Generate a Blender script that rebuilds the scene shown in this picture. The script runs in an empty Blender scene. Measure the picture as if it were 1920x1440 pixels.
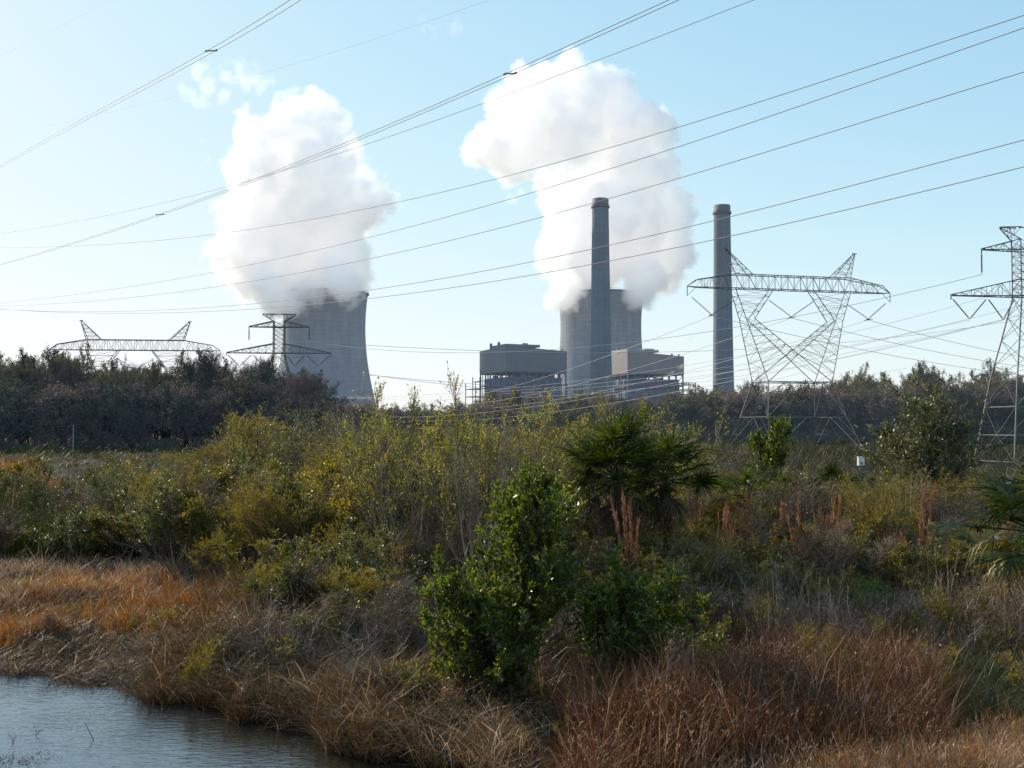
import bpy, math, random
import numpy as np
from mathutils import Vector
R = math.radians
S = bpy.context.scene
COL = S.collection
F = 2000.0; PITCH = math.atan(80/2000.0); CAMH = 5.0

# ------------------------------------------------------------------ scene
S.render.engine = 'CYCLES'
S.view_settings.view_transform = 'Standard'
S.view_settings.look = 'None'
S.view_settings.exposure = 0
cy = S.cycles
cy.use_denoising = True
try:
    cy.denoiser = 'OPENIMAGEDENOISE'
    cy.denoising_prefilter = 'ACCURATE'
except Exception:
    pass
cy.max_bounces = 12
cy.diffuse_bounces = 3
cy.glossy_bounces = 2
cy.transmission_bounces = 3
cy.volume_bounces = 10
cy.transparent_max_bounces = 12
cy.volume_step_rate = 1.0
cy.volume_max_steps = 96
cy.caustics_reflective = False
cy.caustics_refractive = False
cy.use_adaptive_sampling = True
cy.adaptive_threshold = 0.012
cy.sample_clamp_indirect = 6

cam = bpy.data.cameras.new('camera')
co = bpy.data.objects.new('camera', cam); COL.objects.link(co)
co.location = (0, 0, CAMH); co.rotation_euler = (R(90)+PITCH, 0, 0)
cam.sensor_width = 36; cam.lens = 36*F/1920
cam.clip_start = 0.1; cam.clip_end = 20000
S.camera = co

AZ, EL = 46.0, 27.0           # sun: degrees left of the view direction, elevation
sd = Vector((-math.sin(R(AZ))*math.cos(R(EL)), math.cos(R(AZ))*math.cos(R(EL)), math.sin(R(EL))))
sun = bpy.data.lights.new('sun', 'SUN'); sun.energy = 5.0; sun.angle = R(0.5); sun.color = (1, .90, .74)
so = bpy.data.objects.new('sun', sun); COL.objects.link(so)
so.rotation_euler = sd.to_track_quat('Z', 'Y').to_euler()

w = bpy.data.worlds.new('World'); S.world = w; w.use_nodes = True
nt = w.node_tree; bg = nt.nodes['Background']
sky = nt.nodes.new('ShaderNodeTexSky'); sky.sky_type = 'NISHITA'
sky.sun_disc = False; sky.sun_elevation = R(EL); sky.sun_rotation = R(-AZ)
sky.altitude = 0; sky.air_density = 1.0; sky.dust_density = 0.3; sky.ozone_density = 1.6
# photographic response of the bright hazy sky: 1-exp(-k*sky), per channel
_e = nt.nodes.new('ShaderNodeSeparateColor'); nt.links.new(sky.outputs[0], _e.inputs[0])
_c = nt.nodes.new('ShaderNodeCombineColor')
for _i, _k in enumerate((.30, .40, .48)):
    _m = nt.nodes.new('ShaderNodeMath'); _m.operation = 'MULTIPLY'; _m.inputs[1].default_value = -_k; nt.links.new(_e.outputs[_i], _m.inputs[0])
    _x = nt.nodes.new('ShaderNodeMath'); _x.operation = 'EXPONENT'; nt.links.new(_m.outputs[0], _x.inputs[0])
    _y = nt.nodes.new('ShaderNodeMath'); _y.operation = 'MULTIPLY_ADD'; nt.links.new(_x.outputs[0], _y.inputs[0]); _y.inputs[1].default_value = -10.3; _y.inputs[2].default_value = 10.3
    nt.links.new(_y.outputs[0], _c.inputs[_i])
nt.links.new(_c.outputs[0], bg.inputs[0]); bg.inputs[1].default_value = 0.1

# ------------------------------------------------------------------ helpers
def W(px, py, Y):
    """the point of the place seen at photo pixel (1920x1440) at distance Y"""
    x = (px-960)/F; u = (720-py)/F
    y = math.cos(PITCH)-math.sin(PITCH)*u; z = math.sin(PITCH)+math.cos(PITCH)*u
    t = Y/y
    return np.array([x*t, Y, CAMH+z*t])

def tag(o, label=None, cat=None, group=None, kind=None):
    if label: o['label'] = label
    if cat: o['category'] = cat
    if group: o['group'] = group
    if kind: o['kind'] = kind
    return o

def empty(name, loc, rz=0.0):
    o = bpy.data.objects.new(name, None); COL.objects.link(o)
    o.location = loc; o.rotation_euler = (0, 0, rz); o.empty_display_size = .3
    return o

class MB:
    """collects vertices, quads and triangles and links them as one mesh"""
    def __init__(s): s.v = []; s.f4 = []; s.f3 = []; s.a = []; s.uv = None; s.n = 0; s.m4 = []; s.m3 = []
    def add(s, v, f4=None, f3=None, a=None, mi=0):
        v = np.asarray(v, float).reshape(-1, 3)
        if f4 is not None and len(f4):
            f4 = np.asarray(f4, int).reshape(-1, 4)+s.n; s.f4.append(f4); s.m4.append(np.full(len(f4), mi))
        if f3 is not None and len(f3):
            f3 = np.asarray(f3, int).reshape(-1, 3)+s.n; s.f3.append(f3); s.m3.append(np.full(len(f3), mi))
        s.v.append(v); s.n += len(v)
        s.a.append(np.zeros(len(v)) if a is None else np.asarray(a, float).reshape(-1))
    def mesh(s, name, mats, smooth=False):
        me = bpy.data.meshes.new(name)
        v = np.concatenate(s.v)
        f4 = np.concatenate(s.f4) if s.f4 else np.zeros((0, 4), int)
        f3 = np.concatenate(s.f3) if s.f3 else np.zeros((0, 3), int)
        me.vertices.add(len(v)); me.vertices.foreach_set('co', v.astype(np.float32).ravel())
        li = np.concatenate([f4.ravel(), f3.ravel()]).astype(np.int32)
        me.loops.add(len(li)); me.loops.foreach_set('vertex_index', li)
        me.polygons.add(len(f4)+len(f3))
        st = np.concatenate([np.arange(len(f4))*4, len(f4)*4+np.arange(len(f3))*3]).astype(np.int32)
        me.polygons.foreach_set('loop_start', st)
        mi = np.concatenate(s.m4+s.m3) if (s.m4 or s.m3) else np.zeros(0)
        if not isinstance(mats, (list, tuple)): mats = [mats]
        for m in mats: me.materials.append(m)
        me.polygons.foreach_set('material_index', mi.astype(np.int32))
        me.polygons.foreach_set('use_smooth', np.full(len(mi), smooth))
        at = me.attributes.new('v', 'FLOAT', 'POINT'); at.data.foreach_set('value', np.concatenate(s.a).astype(np.float32))
        me.update(calc_edges=True); me.validate()
        return me
    def build(s, name, mats, parent=None, smooth=False):
        return link(name, s.mesh(name, mats, smooth), parent)

def link(name, me, parent=None):
    o = bpy.data.objects.new(name, me); COL.objects.link(o); o.parent = parent
    return o

def unit(a):
    return a/np.maximum(np.linalg.norm(a, axis=-1, keepdims=True), 1e-9)

def frame_of(d):
    up = np.where(np.abs(d[..., 2:3]) > .9, np.array([1., 0, 0]), np.array([0, 0, 1.]))
    a = unit(np.cross(d, up)); b = np.cross(d, a)
    return a, b

def bars(mb, P, Q, wid, mi=0):
    """straight square bars"""
    P = np.asarray(P, float).reshape(-1, 3); Q = np.asarray(Q, float).reshape(-1, 3)
    wid = np.broadcast_to(np.asarray(wid, float).reshape(-1, 1), (len(P), 1))
    a, b = frame_of(unit(Q-P)); h = wid/2
    c = [(-1, -1), (1, -1), (1, 1), (-1, 1)]
    v = np.stack([P+a*h*i+b*h*j for i, j in c]+[Q+a*h*i+b*h*j for i, j in c], 1)
    base = (np.arange(len(P))*8)[:, None, None]
    f = base+np.array([[0, 1, 5, 4], [1, 2, 6, 5], [2, 3, 7, 6], [3, 0, 4, 7], [3, 2, 1, 0], [4, 5, 6, 7]])[None]
    mb.add(v, f, mi=mi)

def box(mb, c, s, mi=0):
    c = np.array(c, float); s = np.array(s, float)/2
    v = [c+s*np.array(k) for k in [(-1,-1,-1),(1,-1,-1),(1,1,-1),(-1,1,-1),(-1,-1,1),(1,-1,1),(1,1,1),(-1,1,1)]]
    mb.add(v, [[3,2,1,0],[4,5,6,7],[0,1,5,4],[1,2,6,5],[2,3,7,6],[3,0,4,7]], mi=mi)

def tubes(mb, pts, r0, r1, k=3, a=None, mi=0):
    """pts (N,S,3): N tapered tubes"""
    N, Sg, _ = pts.shape
    d = unit(pts[:, -1]-pts[:, 0]); A, B = frame_of(d)
    t = np.linspace(0, 1, Sg)[None, :]
    rad = (np.asarray(r0).reshape(-1, 1)*(1-t)+np.asarray(r1).reshape(-1, 1)*t)
    rad = np.broadcast_to(rad, (N, Sg))
    ang = np.arange(k)/k*2*math.pi
    ring = A[:, None, None, :]*np.cos(ang)[None, None, :, None]+B[:, None, None, :]*np.sin(ang)[None, None, :, None]
    v = pts[:, :, None, :]+ring*rad[:, :, None, None]
    idx = np.arange(N*Sg*k).reshape(N, Sg, k)
    i0 = idx[:, :-1]; i1 = idx[:, 1:]
    f = np.stack([i0, np.roll(i0, -1, 2), np.roll(i1, -1, 2), i1], -1)
    if a is None: a = np.zeros(N)
    mb.add(v, f, a=np.repeat(a, Sg*k), mi=mi)

def lathe(mb, prof, k=48, mi=0, cap=True):
    """prof: list of (r,z)"""
    prof = np.array(prof, float); n = len(prof)
    ang = np.arange(k)/k*2*math.pi
    v = np.stack([prof[:, 0:1]*np.cos(ang), prof[:, 0:1]*np.sin(ang), np.repeat(prof[:, 1:2], k, 1)], -1)
    idx = np.arange(n*k).reshape(n, k)
    f = np.stack([idx[:-1], np.roll(idx[:-1], -1, 1), np.roll(idx[1:], -1, 1), idx[1:]], -1)
    mb.add(v, f, mi=mi)

# ---- plant growing, all levels vectorised
def shoots(g, start, dirn, length, seg=4, wob=.15, up=0.0):
    """N wobbly shoots -> (N,seg+1,3)"""
    N = len(start); d = unit(dirn); pts = [start]; p = start
    for i in range(seg):
        d = unit(d+g.normal(0, wob, (N, 3))+np.array([0, 0, up]))
        p = p+d*(length/seg).reshape(-1, 1); pts.append(p)
    return np.stack(pts, 1)

def along(pts, idx, t):
    S1 = pts.shape[1]-1; x = t*S1; i = np.minimum(x.astype(int), S1-1); f = (x-i)[:, None]
    a = pts[idx, i]; b = pts[idx, i+1]
    return a*(1-f)+b*f, unit(b-a)

def side(g, pts, n, t0, t1, ang, length, upb=.2, shape=None):
    """n children on a batch of shoots"""
    idx = g.integers(0, len(pts), n); t = g.uniform(t0, t1, n)
    p, d = along(pts, idx, t)
    q = unit(g.normal(0, 1, (n, 3))); q = unit(q-d*np.sum(q*d, 1, keepdims=True))
    a = R(ang)*g.uniform(.6, 1.3, n)[:, None]
    dd = unit(d*np.cos(a)+q*np.sin(a)+np.array([0, 0, upb]))
    L = length*g.uniform(.6, 1.3, n)
    if shape is not None: L = L*shape(t)
    return p, dd, L, idx, t

def leaves(mb, g, p, d, L, wd, mi=0, fold=.25, v=None, upn=.4, six=False):
    """leaf blades at p pointing along d"""
    n = len(p); d = unit(d); L = np.broadcast_to(np.asarray(L, float), (n,))[:, None]; wd = np.broadcast_to(np.asarray(wd, float), (n,))[:, None]
    nn = unit(g.normal(0, 1, (n, 3))+np.array([0, 0, upn]))
    s = unit(np.cross(d, nn)); nn = np.cross(s, d)
    if v is None: v = g.uniform(0, 1, n)
    if six:
        c = -nn*wd*fold
        V = np.stack([p, p+d*L*.35+s*wd*.5+c*-1, p+d*L*.7+s*wd*.4+c*-1, p+d*L-nn*L*.12, p+d*L*.7-s*wd*.4+c*-1, p+d*L*.35-s*wd*.5+c*-1], 1)
        b = (np.arange(n)*6)[:, None, None]
        mb.add(V, b+np.array([[0, 1, 2, 3], [0, 3, 4, 5]])[None], a=np.repeat(v, 6), mi=mi)
    else:
        V = np.stack([p, p+d*L*.5+s*wd*.5, p+d*L, p+d*L*.5-s*wd*.5], 1)
        b = (np.arange(n)*4)[:, None]
        mb.add(V, b+np.array([[0, 1, 2, 3]]), a=np.repeat(v, 4), mi=mi)

def blades(mb, g, xy, z, H, wd, lean=.35, v=None, mi=0, seg=3, curl=.5, az=None):
    """grass blades standing at xy"""
    n = len(xy)
    a = g.uniform(0, 2*math.pi, n) if az is None else az
    ld = np.stack([np.cos(a), np.sin(a), np.zeros(n)], 1)
    wa = a+g.uniform(-1.2, 1.2, n)+math.pi/2
    sd_ = np.stack([np.cos(wa), np.sin(wa), np.zeros(n)], 1)
    ln = np.abs(g.normal(0, lean, n))[:, None]; cu = (g.uniform(.1, 1, n)*curl)[:, None]
    H = np.broadcast_to(np.asarray(H, float), (n,))[:, None]; wd = np.broadcast_to(np.asarray(wd, float), (n,))[:, None]
    base = np.concatenate([xy, np.asarray(z).reshape(-1, 1)], 1)
    rows = []
    for i in range(seg+1):
        t = i/seg
        c = base+np.array([0, 0, 1.])*H*(t-.35*cu*t*t*t)+ld*H*(ln*t+cu*t**2.4)
        ww = wd*.5*(1-t)**.7+wd*.04
        rows += [c-sd_*ww, c+sd_*ww]
    V = np.stack(rows, 1); k = 2*(seg+1)
    b = (np.arange(n)*k)[:, None, None]
    f = np.array([[2*i, 2*i+1, 2*i+3, 2*i+2] for i in range(seg)])[None]
    if v is None: v = g.uniform(0, 1, n)
    tt = np.repeat(np.linspace(0, 1, seg+1), 2)[None, :]
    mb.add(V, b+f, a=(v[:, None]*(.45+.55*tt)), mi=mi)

# ------------------------------------------------------------------ materials
def mat(name):
    m = bpy.data.materials.new(name); m.use_nodes = True
    nt = m.node_tree; nt.nodes.clear()
    out = nt.nodes.new('ShaderNodeOutputMaterial')
    return m, nt, nt.nodes, nt.links, out

def mixc(N, L, fac, a, b, mode='MIX'):
    x = N.new('ShaderNodeMix'); x.data_type = 'RGBA'; x.blend_type = mode
    for i, s in ((0, fac), (6, a), (7, b)):
        if hasattr(s, 'links'): L.new(s, x.inputs[i])
        elif i == 0: x.inputs[0].default_value = s
        else: x.inputs[i].default_value = (*s, 1) if len(s) == 3 else s
    return x.outputs[2]

def mth(N, L, op, a, b=None, c=None, clamp=False):
    x = N.new('ShaderNodeMath'); x.operation = op; x.use_clamp = clamp
    for i, s in enumerate((a, b, c)):
        if s is None: continue
        if hasattr(s, 'links'): L.new(s, x.inputs[i])
        else: x.inputs[i].default_value = s
    return x.outputs[0]

def ramp(N, L, fac, stops):
    r = N.new('ShaderNodeValToRGB'); L.new(fac, r.inputs[0])
    e = r.color_ramp.elements
    while len(e) < len(stops): e.new(.5)
    for i, (p, c) in enumerate(stops): e[i].position = p; e[i].color = (*c, 1)
    return r.outputs[0]

def leafmat(name, stops, rough=.5, transl=.35, spec=.5, objvar=.35, tint=(1.25, 1.15, .55), patch=1.5):
    """stops: colours over the per-leaf random value"""
    m, nt, N, L, out = mat(name)
    at = N.new('ShaderNodeAttribute'); at.attribute_name = 'v'
    c = ramp(N, L, at.outputs['Fac'], stops)
    oi = N.new('ShaderNodeObjectInfo')
    k = mth(N, L, 'MULTIPLY_ADD', oi.outputs['Random'], objvar*2, 1-objvar)
    tc = N.new('ShaderNodeNewGeometry')
    no = N.new('ShaderNodeTexNoise'); no.inputs['Scale'].default_value = patch; no.inputs['Detail'].default_value = 1
    L.new(tc.outputs['Position'], no.inputs['Vector'])
    k2 = mth(N, L, 'MULTIPLY_ADD', no.outputs[0], 1.3, .35)
    k3 = mth(N, L, 'MULTIPLY', k, k2)
    cm = N.new('ShaderNodeVectorMath'); cm.operation = 'SCALE'; L.new(c, cm.inputs[0]); L.new(k3, cm.inputs['Scale'])
    p = N.new('ShaderNodeBsdfPrincipled'); L.new(cm.outputs[0], p.inputs['Base Color'])
    p.inputs['Roughness'].default_value = rough; p.inputs['Specular IOR Level'].default_value = spec
    if transl > 0:
        tr = N.new('ShaderNodeBsdfTranslucent')
        tcm = N.new('ShaderNodeVectorMath'); tcm.operation = 'MULTIPLY'; L.new(cm.outputs[0], tcm.inputs[0]); tcm.inputs[1].default_value = tint
        L.new(tcm.outputs[0], tr.inputs[0])
        mx = N.new('ShaderNodeMixShader'); mx.inputs[0].default_value = transl
        L.new(p.outputs[0], mx.inputs[1]); L.new(tr.outputs[0], mx.inputs[2]); L.new(mx.outputs[0], out.inputs[0])
    else: L.new(p.outputs[0], out.inputs[0])
    return m

def plain(name, col, rough=.6, metal=0.0, var=.2, scale=3.0, spec=.4):
    m, nt, N, L, out = mat(name)
    g = N.new('ShaderNodeTexCoord')
    no = N.new('ShaderNodeTexNoise'); no.inputs['Scale'].default_value = scale; no.inputs['Detail'].default_value = 4
    L.new(g.outputs['Object'], no.inputs['Vector'])
    c = mixc(N, L, no.outputs[0], tuple(x*(1-var*1.4) for x in col), tuple(min(1, x*(1+var*1.4)) for x in col))
    p = N.new('ShaderNodeBsdfPrincipled'); L.new(c, p.inputs['Base Color'])
    p.inputs['Roughness'].default_value = rough; p.inputs['Metallic'].default_value = metal
    p.inputs['Specular IOR Level'].default_value = spec
    L.new(p.outputs[0], out.inputs[0])
    return m

def haze_glow(m, col):
    """adds a faint glow to the material, painting in the haze before far things"""
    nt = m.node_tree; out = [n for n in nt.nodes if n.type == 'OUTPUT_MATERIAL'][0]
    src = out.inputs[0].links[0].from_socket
    e = nt.nodes.new('ShaderNodeEmission'); e.inputs[0].default_value = (*col, 1)  # emission put into the surface itself, standing in for distance haze
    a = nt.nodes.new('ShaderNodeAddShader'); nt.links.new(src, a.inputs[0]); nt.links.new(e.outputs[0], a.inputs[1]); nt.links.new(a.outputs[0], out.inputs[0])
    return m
# ------------------------------------------------------------------ terrain
SX = np.array([-90, -40, -14, -10.4, -7.9, -6.2, -4.6, -3.1, -1.9, -.6, .5, 1.2, 2.0])
SY = np.array([34, 28, 23, 21.6, 20.5, 19.3, 18.4, 17.0, 15.9, 15.1, 13.6, 8, -30])
_gr = np.random.default_rng(5)
_wv = [( _gr.uniform(.05, .9), _gr.uniform(0, 6.28), _gr.uniform(0, 6.28)) for _ in range(14)]
def bump(X, Y):
    s = 0
    for k, th, ph in _wv:
        s = s+np.sin((X*np.cos(th)+Y*np.sin(th))*k*2+ph)*.035/(k+.25)**.6
    return s
def shore(X):
    return np.interp(X, SX, SY)+.22*np.sin(X*3.1)+.12*np.sin(X*7.3+1)
def hgt(X, Y):
    X = np.asarray(X, float); Y = np.asarray(Y, float)
    d = (Y-shore(X))*np.interp(X, [-8, 0, 2], [.9, .6, .15])
    steep = np.interp(X, [-9, -5, 0], [4.5, 1.8, .8])
    land = .5*(1-np.exp(-np.maximum(d, 0)/steep))+bump(X, Y)*np.clip(d/2, 0, 1)*1.2
    far = np.clip((Y-60)/400, 0, 1)*.3
    return np.where(d > 0, land+far, np.maximum(d*.35, -.8))-.02
def axis(parts):
    return np.unique(np.concatenate([np.arange(a, b, s) for a, b, s in parts]))
gx = axis([(-6000, -600, 300), (-600, -100, 25), (-100, -20, 3), (-20, 20, .25), (20, 100, 3), (100, 600, 25), (600, 6001, 300)])
gy = axis([(-300, -20, 20), (-20, 8, 2), (8, 40, .25), (40, 120, 2), (120, 700, 20), (700, 9001, 400)])
GX, GY = np.meshgrid(gx, gy)
mb = MB()
mb.add(np.stack([GX, GY, hgt(GX, GY)], -1), None)
idx = np.arange(GX.size).reshape(GX.shape)
mb.f4.append(np.stack([idx[:-1, :-1], idx[:-1, 1:], idx[1:, 1:], idx[1:, :-1]], -1).reshape(-1, 4)); mb.m4.append(np.zeros(mb.f4[-1].shape[0]))
m, nt, N, L, out = mat('ground_soil')
g = N.new('ShaderNodeNewGeometry')
n1 = N.new('ShaderNodeTexNoise'); n1.inputs['Scale'].default_value = .35; n1.inputs['Detail'].default_value = 6; L.new(g.outputs['Position'], n1.inputs['Vector'])
n2 = N.new('ShaderNodeTexNoise'); n2.inputs['Scale'].default_value = 9; n2.inputs['Detail'].default_value = 8; n2.inputs['Roughness'].default_value = .7; L.new(g.outputs['Position'], n2.inputs['Vector'])
c1 = ramp(N, L, n1.outputs[0], [(.3, (.022, .016, .011)), (.5, (.045, .032, .021)), (.7, (.03, .03, .015))])
c2 = ramp(N, L, n2.outputs[0], [(.35, (.3, .26, .22)), (.55, (.9, .85, .8)), (.75, (1.5, 1.35, 1.15))])
cc = mixc(N, L, 1.0, c1, c2, 'MULTIPLY')
sx = N.new('ShaderNodeSeparateXYZ'); L.new(g.outputs['Position'], sx.inputs[0])
wet = N.new('ShaderNodeMapRange'); L.new(sx.outputs[2], wet.inputs[0]); wet.inputs[1].default_value = .02; wet.inputs[2].default_value = .16; wet.inputs[3].default_value = .3; wet.inputs[4].default_value = 1
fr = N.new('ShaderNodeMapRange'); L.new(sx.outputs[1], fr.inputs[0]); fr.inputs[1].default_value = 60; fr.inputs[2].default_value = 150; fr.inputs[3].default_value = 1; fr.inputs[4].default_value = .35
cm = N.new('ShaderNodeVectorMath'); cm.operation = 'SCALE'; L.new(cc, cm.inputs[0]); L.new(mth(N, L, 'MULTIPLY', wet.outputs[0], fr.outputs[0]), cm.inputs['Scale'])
p = N.new('ShaderNodeBsdfPrincipled'); L.new(cm.outputs[0], p.inputs['Base Color']); p.inputs['Roughness'].default_value = .9; p.inputs['Specular IOR Level'].default_value = .12
rr = N.new('ShaderNodeMapRange'); L.new(sx.outputs[2], rr.inputs[0]); rr.inputs[1].default_value = .02; rr.inputs[2].default_value = .1; rr.inputs[3].default_value = .75; rr.inputs[4].default_value = .9
L.new(rr.outputs[0], p.inputs['Roughness'])
bp = N.new('ShaderNodeBump'); bp.inputs['Strength'].default_value = .8; bp.inputs['Distance'].default_value = .06; L.new(n2.outputs[0], bp.inputs['Height']); L.new(bp.outputs[0], p.inputs['Normal'])
L.new(p.outputs[0], out.inputs[0])
tag(mb.build('ground', m, smooth=True), 'brown soil covered in dead grass litter', kind='structure')

# pond water
mb = MB()
wx = axis([(-100, -20, 4), (-20, 5, .5)]); wy = axis([(-40, 10, 4), (10, 40, .5)])
WX, WY = np.meshgrid(wx, wy); mb.add(np.stack([WX, WY, WX*0], -1), None)
idx = np.arange(WX.size).reshape(WX.shape)
mb.f4.append(np.stack([idx[:-1, :-1], idx[:-1, 1:], idx[1:, 1:], idx[1:, :-1]], -1).reshape(-1, 4)); mb.m4.append(np.zeros(mb.f4[-1].shape[0]))
m, nt, N, L, out = mat('pond_water')
g = N.new('ShaderNodeNewGeometry')
mp = N.new('ShaderNodeMapping'); mp.inputs['Scale'].default_value = (1.0, 2.4, 1); mp.inputs['Rotation'].default_value = (0, 0, .25); L.new(g.outputs['Position'], mp.inputs[0])
n1 = N.new('ShaderNodeTexNoise'); n1.inputs['Scale'].default_value = 3.4; n1.inputs['Detail'].default_value = 3; n1.inputs['Roughness'].default_value = .6; n1.inputs['Distortion'].default_value = .3; L.new(mp.outputs[0], n1.inputs[0])
n3 = N.new('ShaderNodeTexNoise'); n3.inputs['Scale'].default_value = .35; n3.inputs['Detail'].default_value = 2; L.new(g.outputs['Position'], n3.inputs[0])
bs = mth(N, L, 'MULTIPLY_ADD', n3.outputs[0], 1.6, -.2)
bp = N.new('ShaderNodeBump'); bp.inputs['Distance'].default_value = .022; L.new(bs, bp.inputs['Strength']); L.new(n1.outputs[0], bp.inputs['Height'])
p = N.new('ShaderNodeBsdfPrincipled'); p.inputs['Base Color'].default_value = (.03, .048, .066, 1); p.inputs['Roughness'].default_value = .04; p.inputs['IOR'].default_value = 2.2; p.inputs['Specular Tint'].default_value = (.55, .82, 1.0, 1)  # blue specular tint paints a bluer sky into the reflection
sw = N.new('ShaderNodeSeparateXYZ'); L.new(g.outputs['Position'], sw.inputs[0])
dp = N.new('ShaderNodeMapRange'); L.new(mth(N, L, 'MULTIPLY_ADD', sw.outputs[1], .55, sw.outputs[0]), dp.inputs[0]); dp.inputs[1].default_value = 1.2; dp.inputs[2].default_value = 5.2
L.new(mixc(N, L, dp.outputs[0], (.03, .06, .09), (.035, .03, .018)), p.inputs['Base Color'])   # sky blue and the bank's brown reflection painted into the base colour
L.new(bp.outputs[0], p.inputs['Normal']); L.new(p.outputs[0], out.inputs[0])
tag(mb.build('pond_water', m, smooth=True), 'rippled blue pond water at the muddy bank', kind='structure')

# ------------------------------------------------------------------ concrete
def concrete(name, col, nu, dz, grid=.10, streak=.18, scale=.02):
    m, nt, N, L, out = mat(name)
    tc = N.new('ShaderNodeTexCoord'); sp = N.new('ShaderNodeSeparateXYZ'); L.new(tc.outputs['Object'], sp.inputs[0])
    an = mth(N, L, 'ARCTAN2', sp.outputs[1], sp.outputs[0]); an = mth(N, L, 'MULTIPLY', an, nu/(2*math.pi))
    hz = mth(N, L, 'MULTIPLY', sp.outputs[2], 1/dz)
    def line(x, w_):
        f = mth(N, L, 'FRACT', x); f = mth(N, L, 'SUBTRACT', f, .5); f = mth(N, L, 'ABSOLUTE', f)
        f = mth(N, L, 'SUBTRACT', f, .5-w_); return mth(N, L, 'MULTIPLY', f, 1/w_, clamp=True)
    la = line(an, .16); lb = line(hz, .16)
    ln = mth(N, L, 'MAXIMUM', la, lb)
    cell = N.new('ShaderNodeCombineXYZ'); L.new(mth(N, L, 'FLOOR', an), cell.inputs[0]); L.new(mth(N, L, 'FLOOR', hz), cell.inputs[1])
    wn = N.new('ShaderNodeTexWhiteNoise'); L.new(cell.outputs[0], wn.inputs[0])
    st = N.new('ShaderNodeCombineXYZ'); L.new(mth(N, L, 'MULTIPLY', an, .35), st.inputs[0]); L.new(mth(N, L, 'MULTIPLY', sp.outputs[2], scale), st.inputs[1])
    n1 = N.new('ShaderNodeTexNoise'); n1.inputs['Scale'].default_value = 1; n1.inputs['Detail'].default_value = 5; L.new(st.outputs[0], n1.inputs[0])
    k = mth(N, L, 'MULTIPLY_ADD', n1.outputs[0], streak*2.4, 1-streak*1.2)
    k = mth(N, L, 'MULTIPLY', k, mth(N, L, 'MULTIPLY_ADD', ln, -grid, 1))
    k = mth(N, L, 'MULTIPLY', k, mth(N, L, 'MULTIPLY_ADD', wn.outputs[0], .10, .95))
    sc = N.new('ShaderNodeVectorMath'); sc.operation = 'SCALE'; sc.inputs[0].default_value = col; L.new(k, sc.inputs['Scale'])
    p = N.new('ShaderNodeBsdfPrincipled'); L.new(sc.outputs[0], p.inputs['Base Color']); p.inputs['Roughness'].default_value = .9; p.inputs['Specular IOR Level'].default_value = .2
    L.new(p.outputs[0], out.inputs[0])
    return m
M_tower = concrete('tower_concrete', (.285, .285, .30), 84, 4.6, grid=.13, streak=.26)
M_rim = plain('rim_concrete', (.2, .19, .18), .9)
M_stack = concrete('stack_concrete', (.20, .21, .225), 10, 6.0, grid=.10, streak=.28, scale=.03)
M_cap = plain('stack_cap_metal', (.16, .14, .13), .7)
M_steel = haze_glow(plain('dark_plant_steel', (.10, .11, .13), .7), (.035, .042, .058))
haze_glow(M_tower, (.035, .042, .055)); haze_glow(M_stack, (.025, .032, .044)); haze_glow(M_cap, (.025, .03, .04)); haze_glow(M_rim, (.03, .036, .05))
M_galv = plain('galvanised_steel', (.15, .145, .14), .6, .0, .15, .3)
M_galv2 = plain('weathered_galvanised_steel', (.12, .12, .125), .6, .0, .15, .3)

def cooling_tower(px, D, label):
    c = W(px, 800, D); root = empty('cooling_tower', (c[0], D, 0))
    tag(root, label, 'cooling tower', 'hyperbolic cooling towers of the power station')
    H = 143.0; zt = 108.0; rt = 42.0; prof = []
    for i in range(41):
        z = 9+(H-9)*i/40
        b = 102.0 if z < zt else 105.0
        prof.append((rt*math.sqrt(1+((z-zt)/b)**2*(1.0 if z < zt else 1.1)), z))
    mb = MB(); lathe(mb, prof, 120); lathe(mb, [(r-1.0, z) for r, z in prof[::-1]], 120)
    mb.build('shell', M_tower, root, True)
    mb = MB(); r = prof[-1][0]
    lathe(mb, [(r+.1, H-1.6), (r+1.1, H-1.4), (r+1.1, H), (r-1.4, H), (r-1.4, H-1)], 120)
    a = np.arange(120)/120*2*math.pi
    P = np.stack([np.cos(a)*(r+.8), np.sin(a)*(r+.8), np.full(120, H)], 1)
    bars(mb, P, P+np.array([0, 0, 1.4]), .12); bars(mb, P+np.array([0, 0, 1.4]), np.roll(P, -1, 0)+np.array([0, 0, 1.4]), .14)
    mb.build('rim', M_rim, root)
    mb = MB(); r0 = prof[0][0]; a = np.arange(44)/44*2*math.pi; da = math.pi/44
    T = np.stack([np.cos(a)*r0*.995, np.sin(a)*r0*.995, np.full(44, 9.4)], 1)
    for sgn in (-1, 1):
        B = np.stack([np.cos(a+da*sgn)*(r0+3), np.sin(a+da*sgn)*(r0+3), np.full(44, -1)], 1); bars(mb, T, B, 1.0)
    mb.build('support_columns', M_tower, root)
    mb = MB(); lathe(mb, [(r0+7, -1), (r0+7, 7.5), (r0+6, 7.5), (r0+6, -1)], 96); mb.build('gap_screen', M_rim, root)  # ring added to shut out the daylight under the shell
    return root
cooling_tower(607, 1100, 'concrete cooling tower behind the small double-armed pylon, its rim swallowed by steam')
cooling_tower(1127, 1110, 'concrete cooling tower standing behind a chimney and between two boiler houses')

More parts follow.
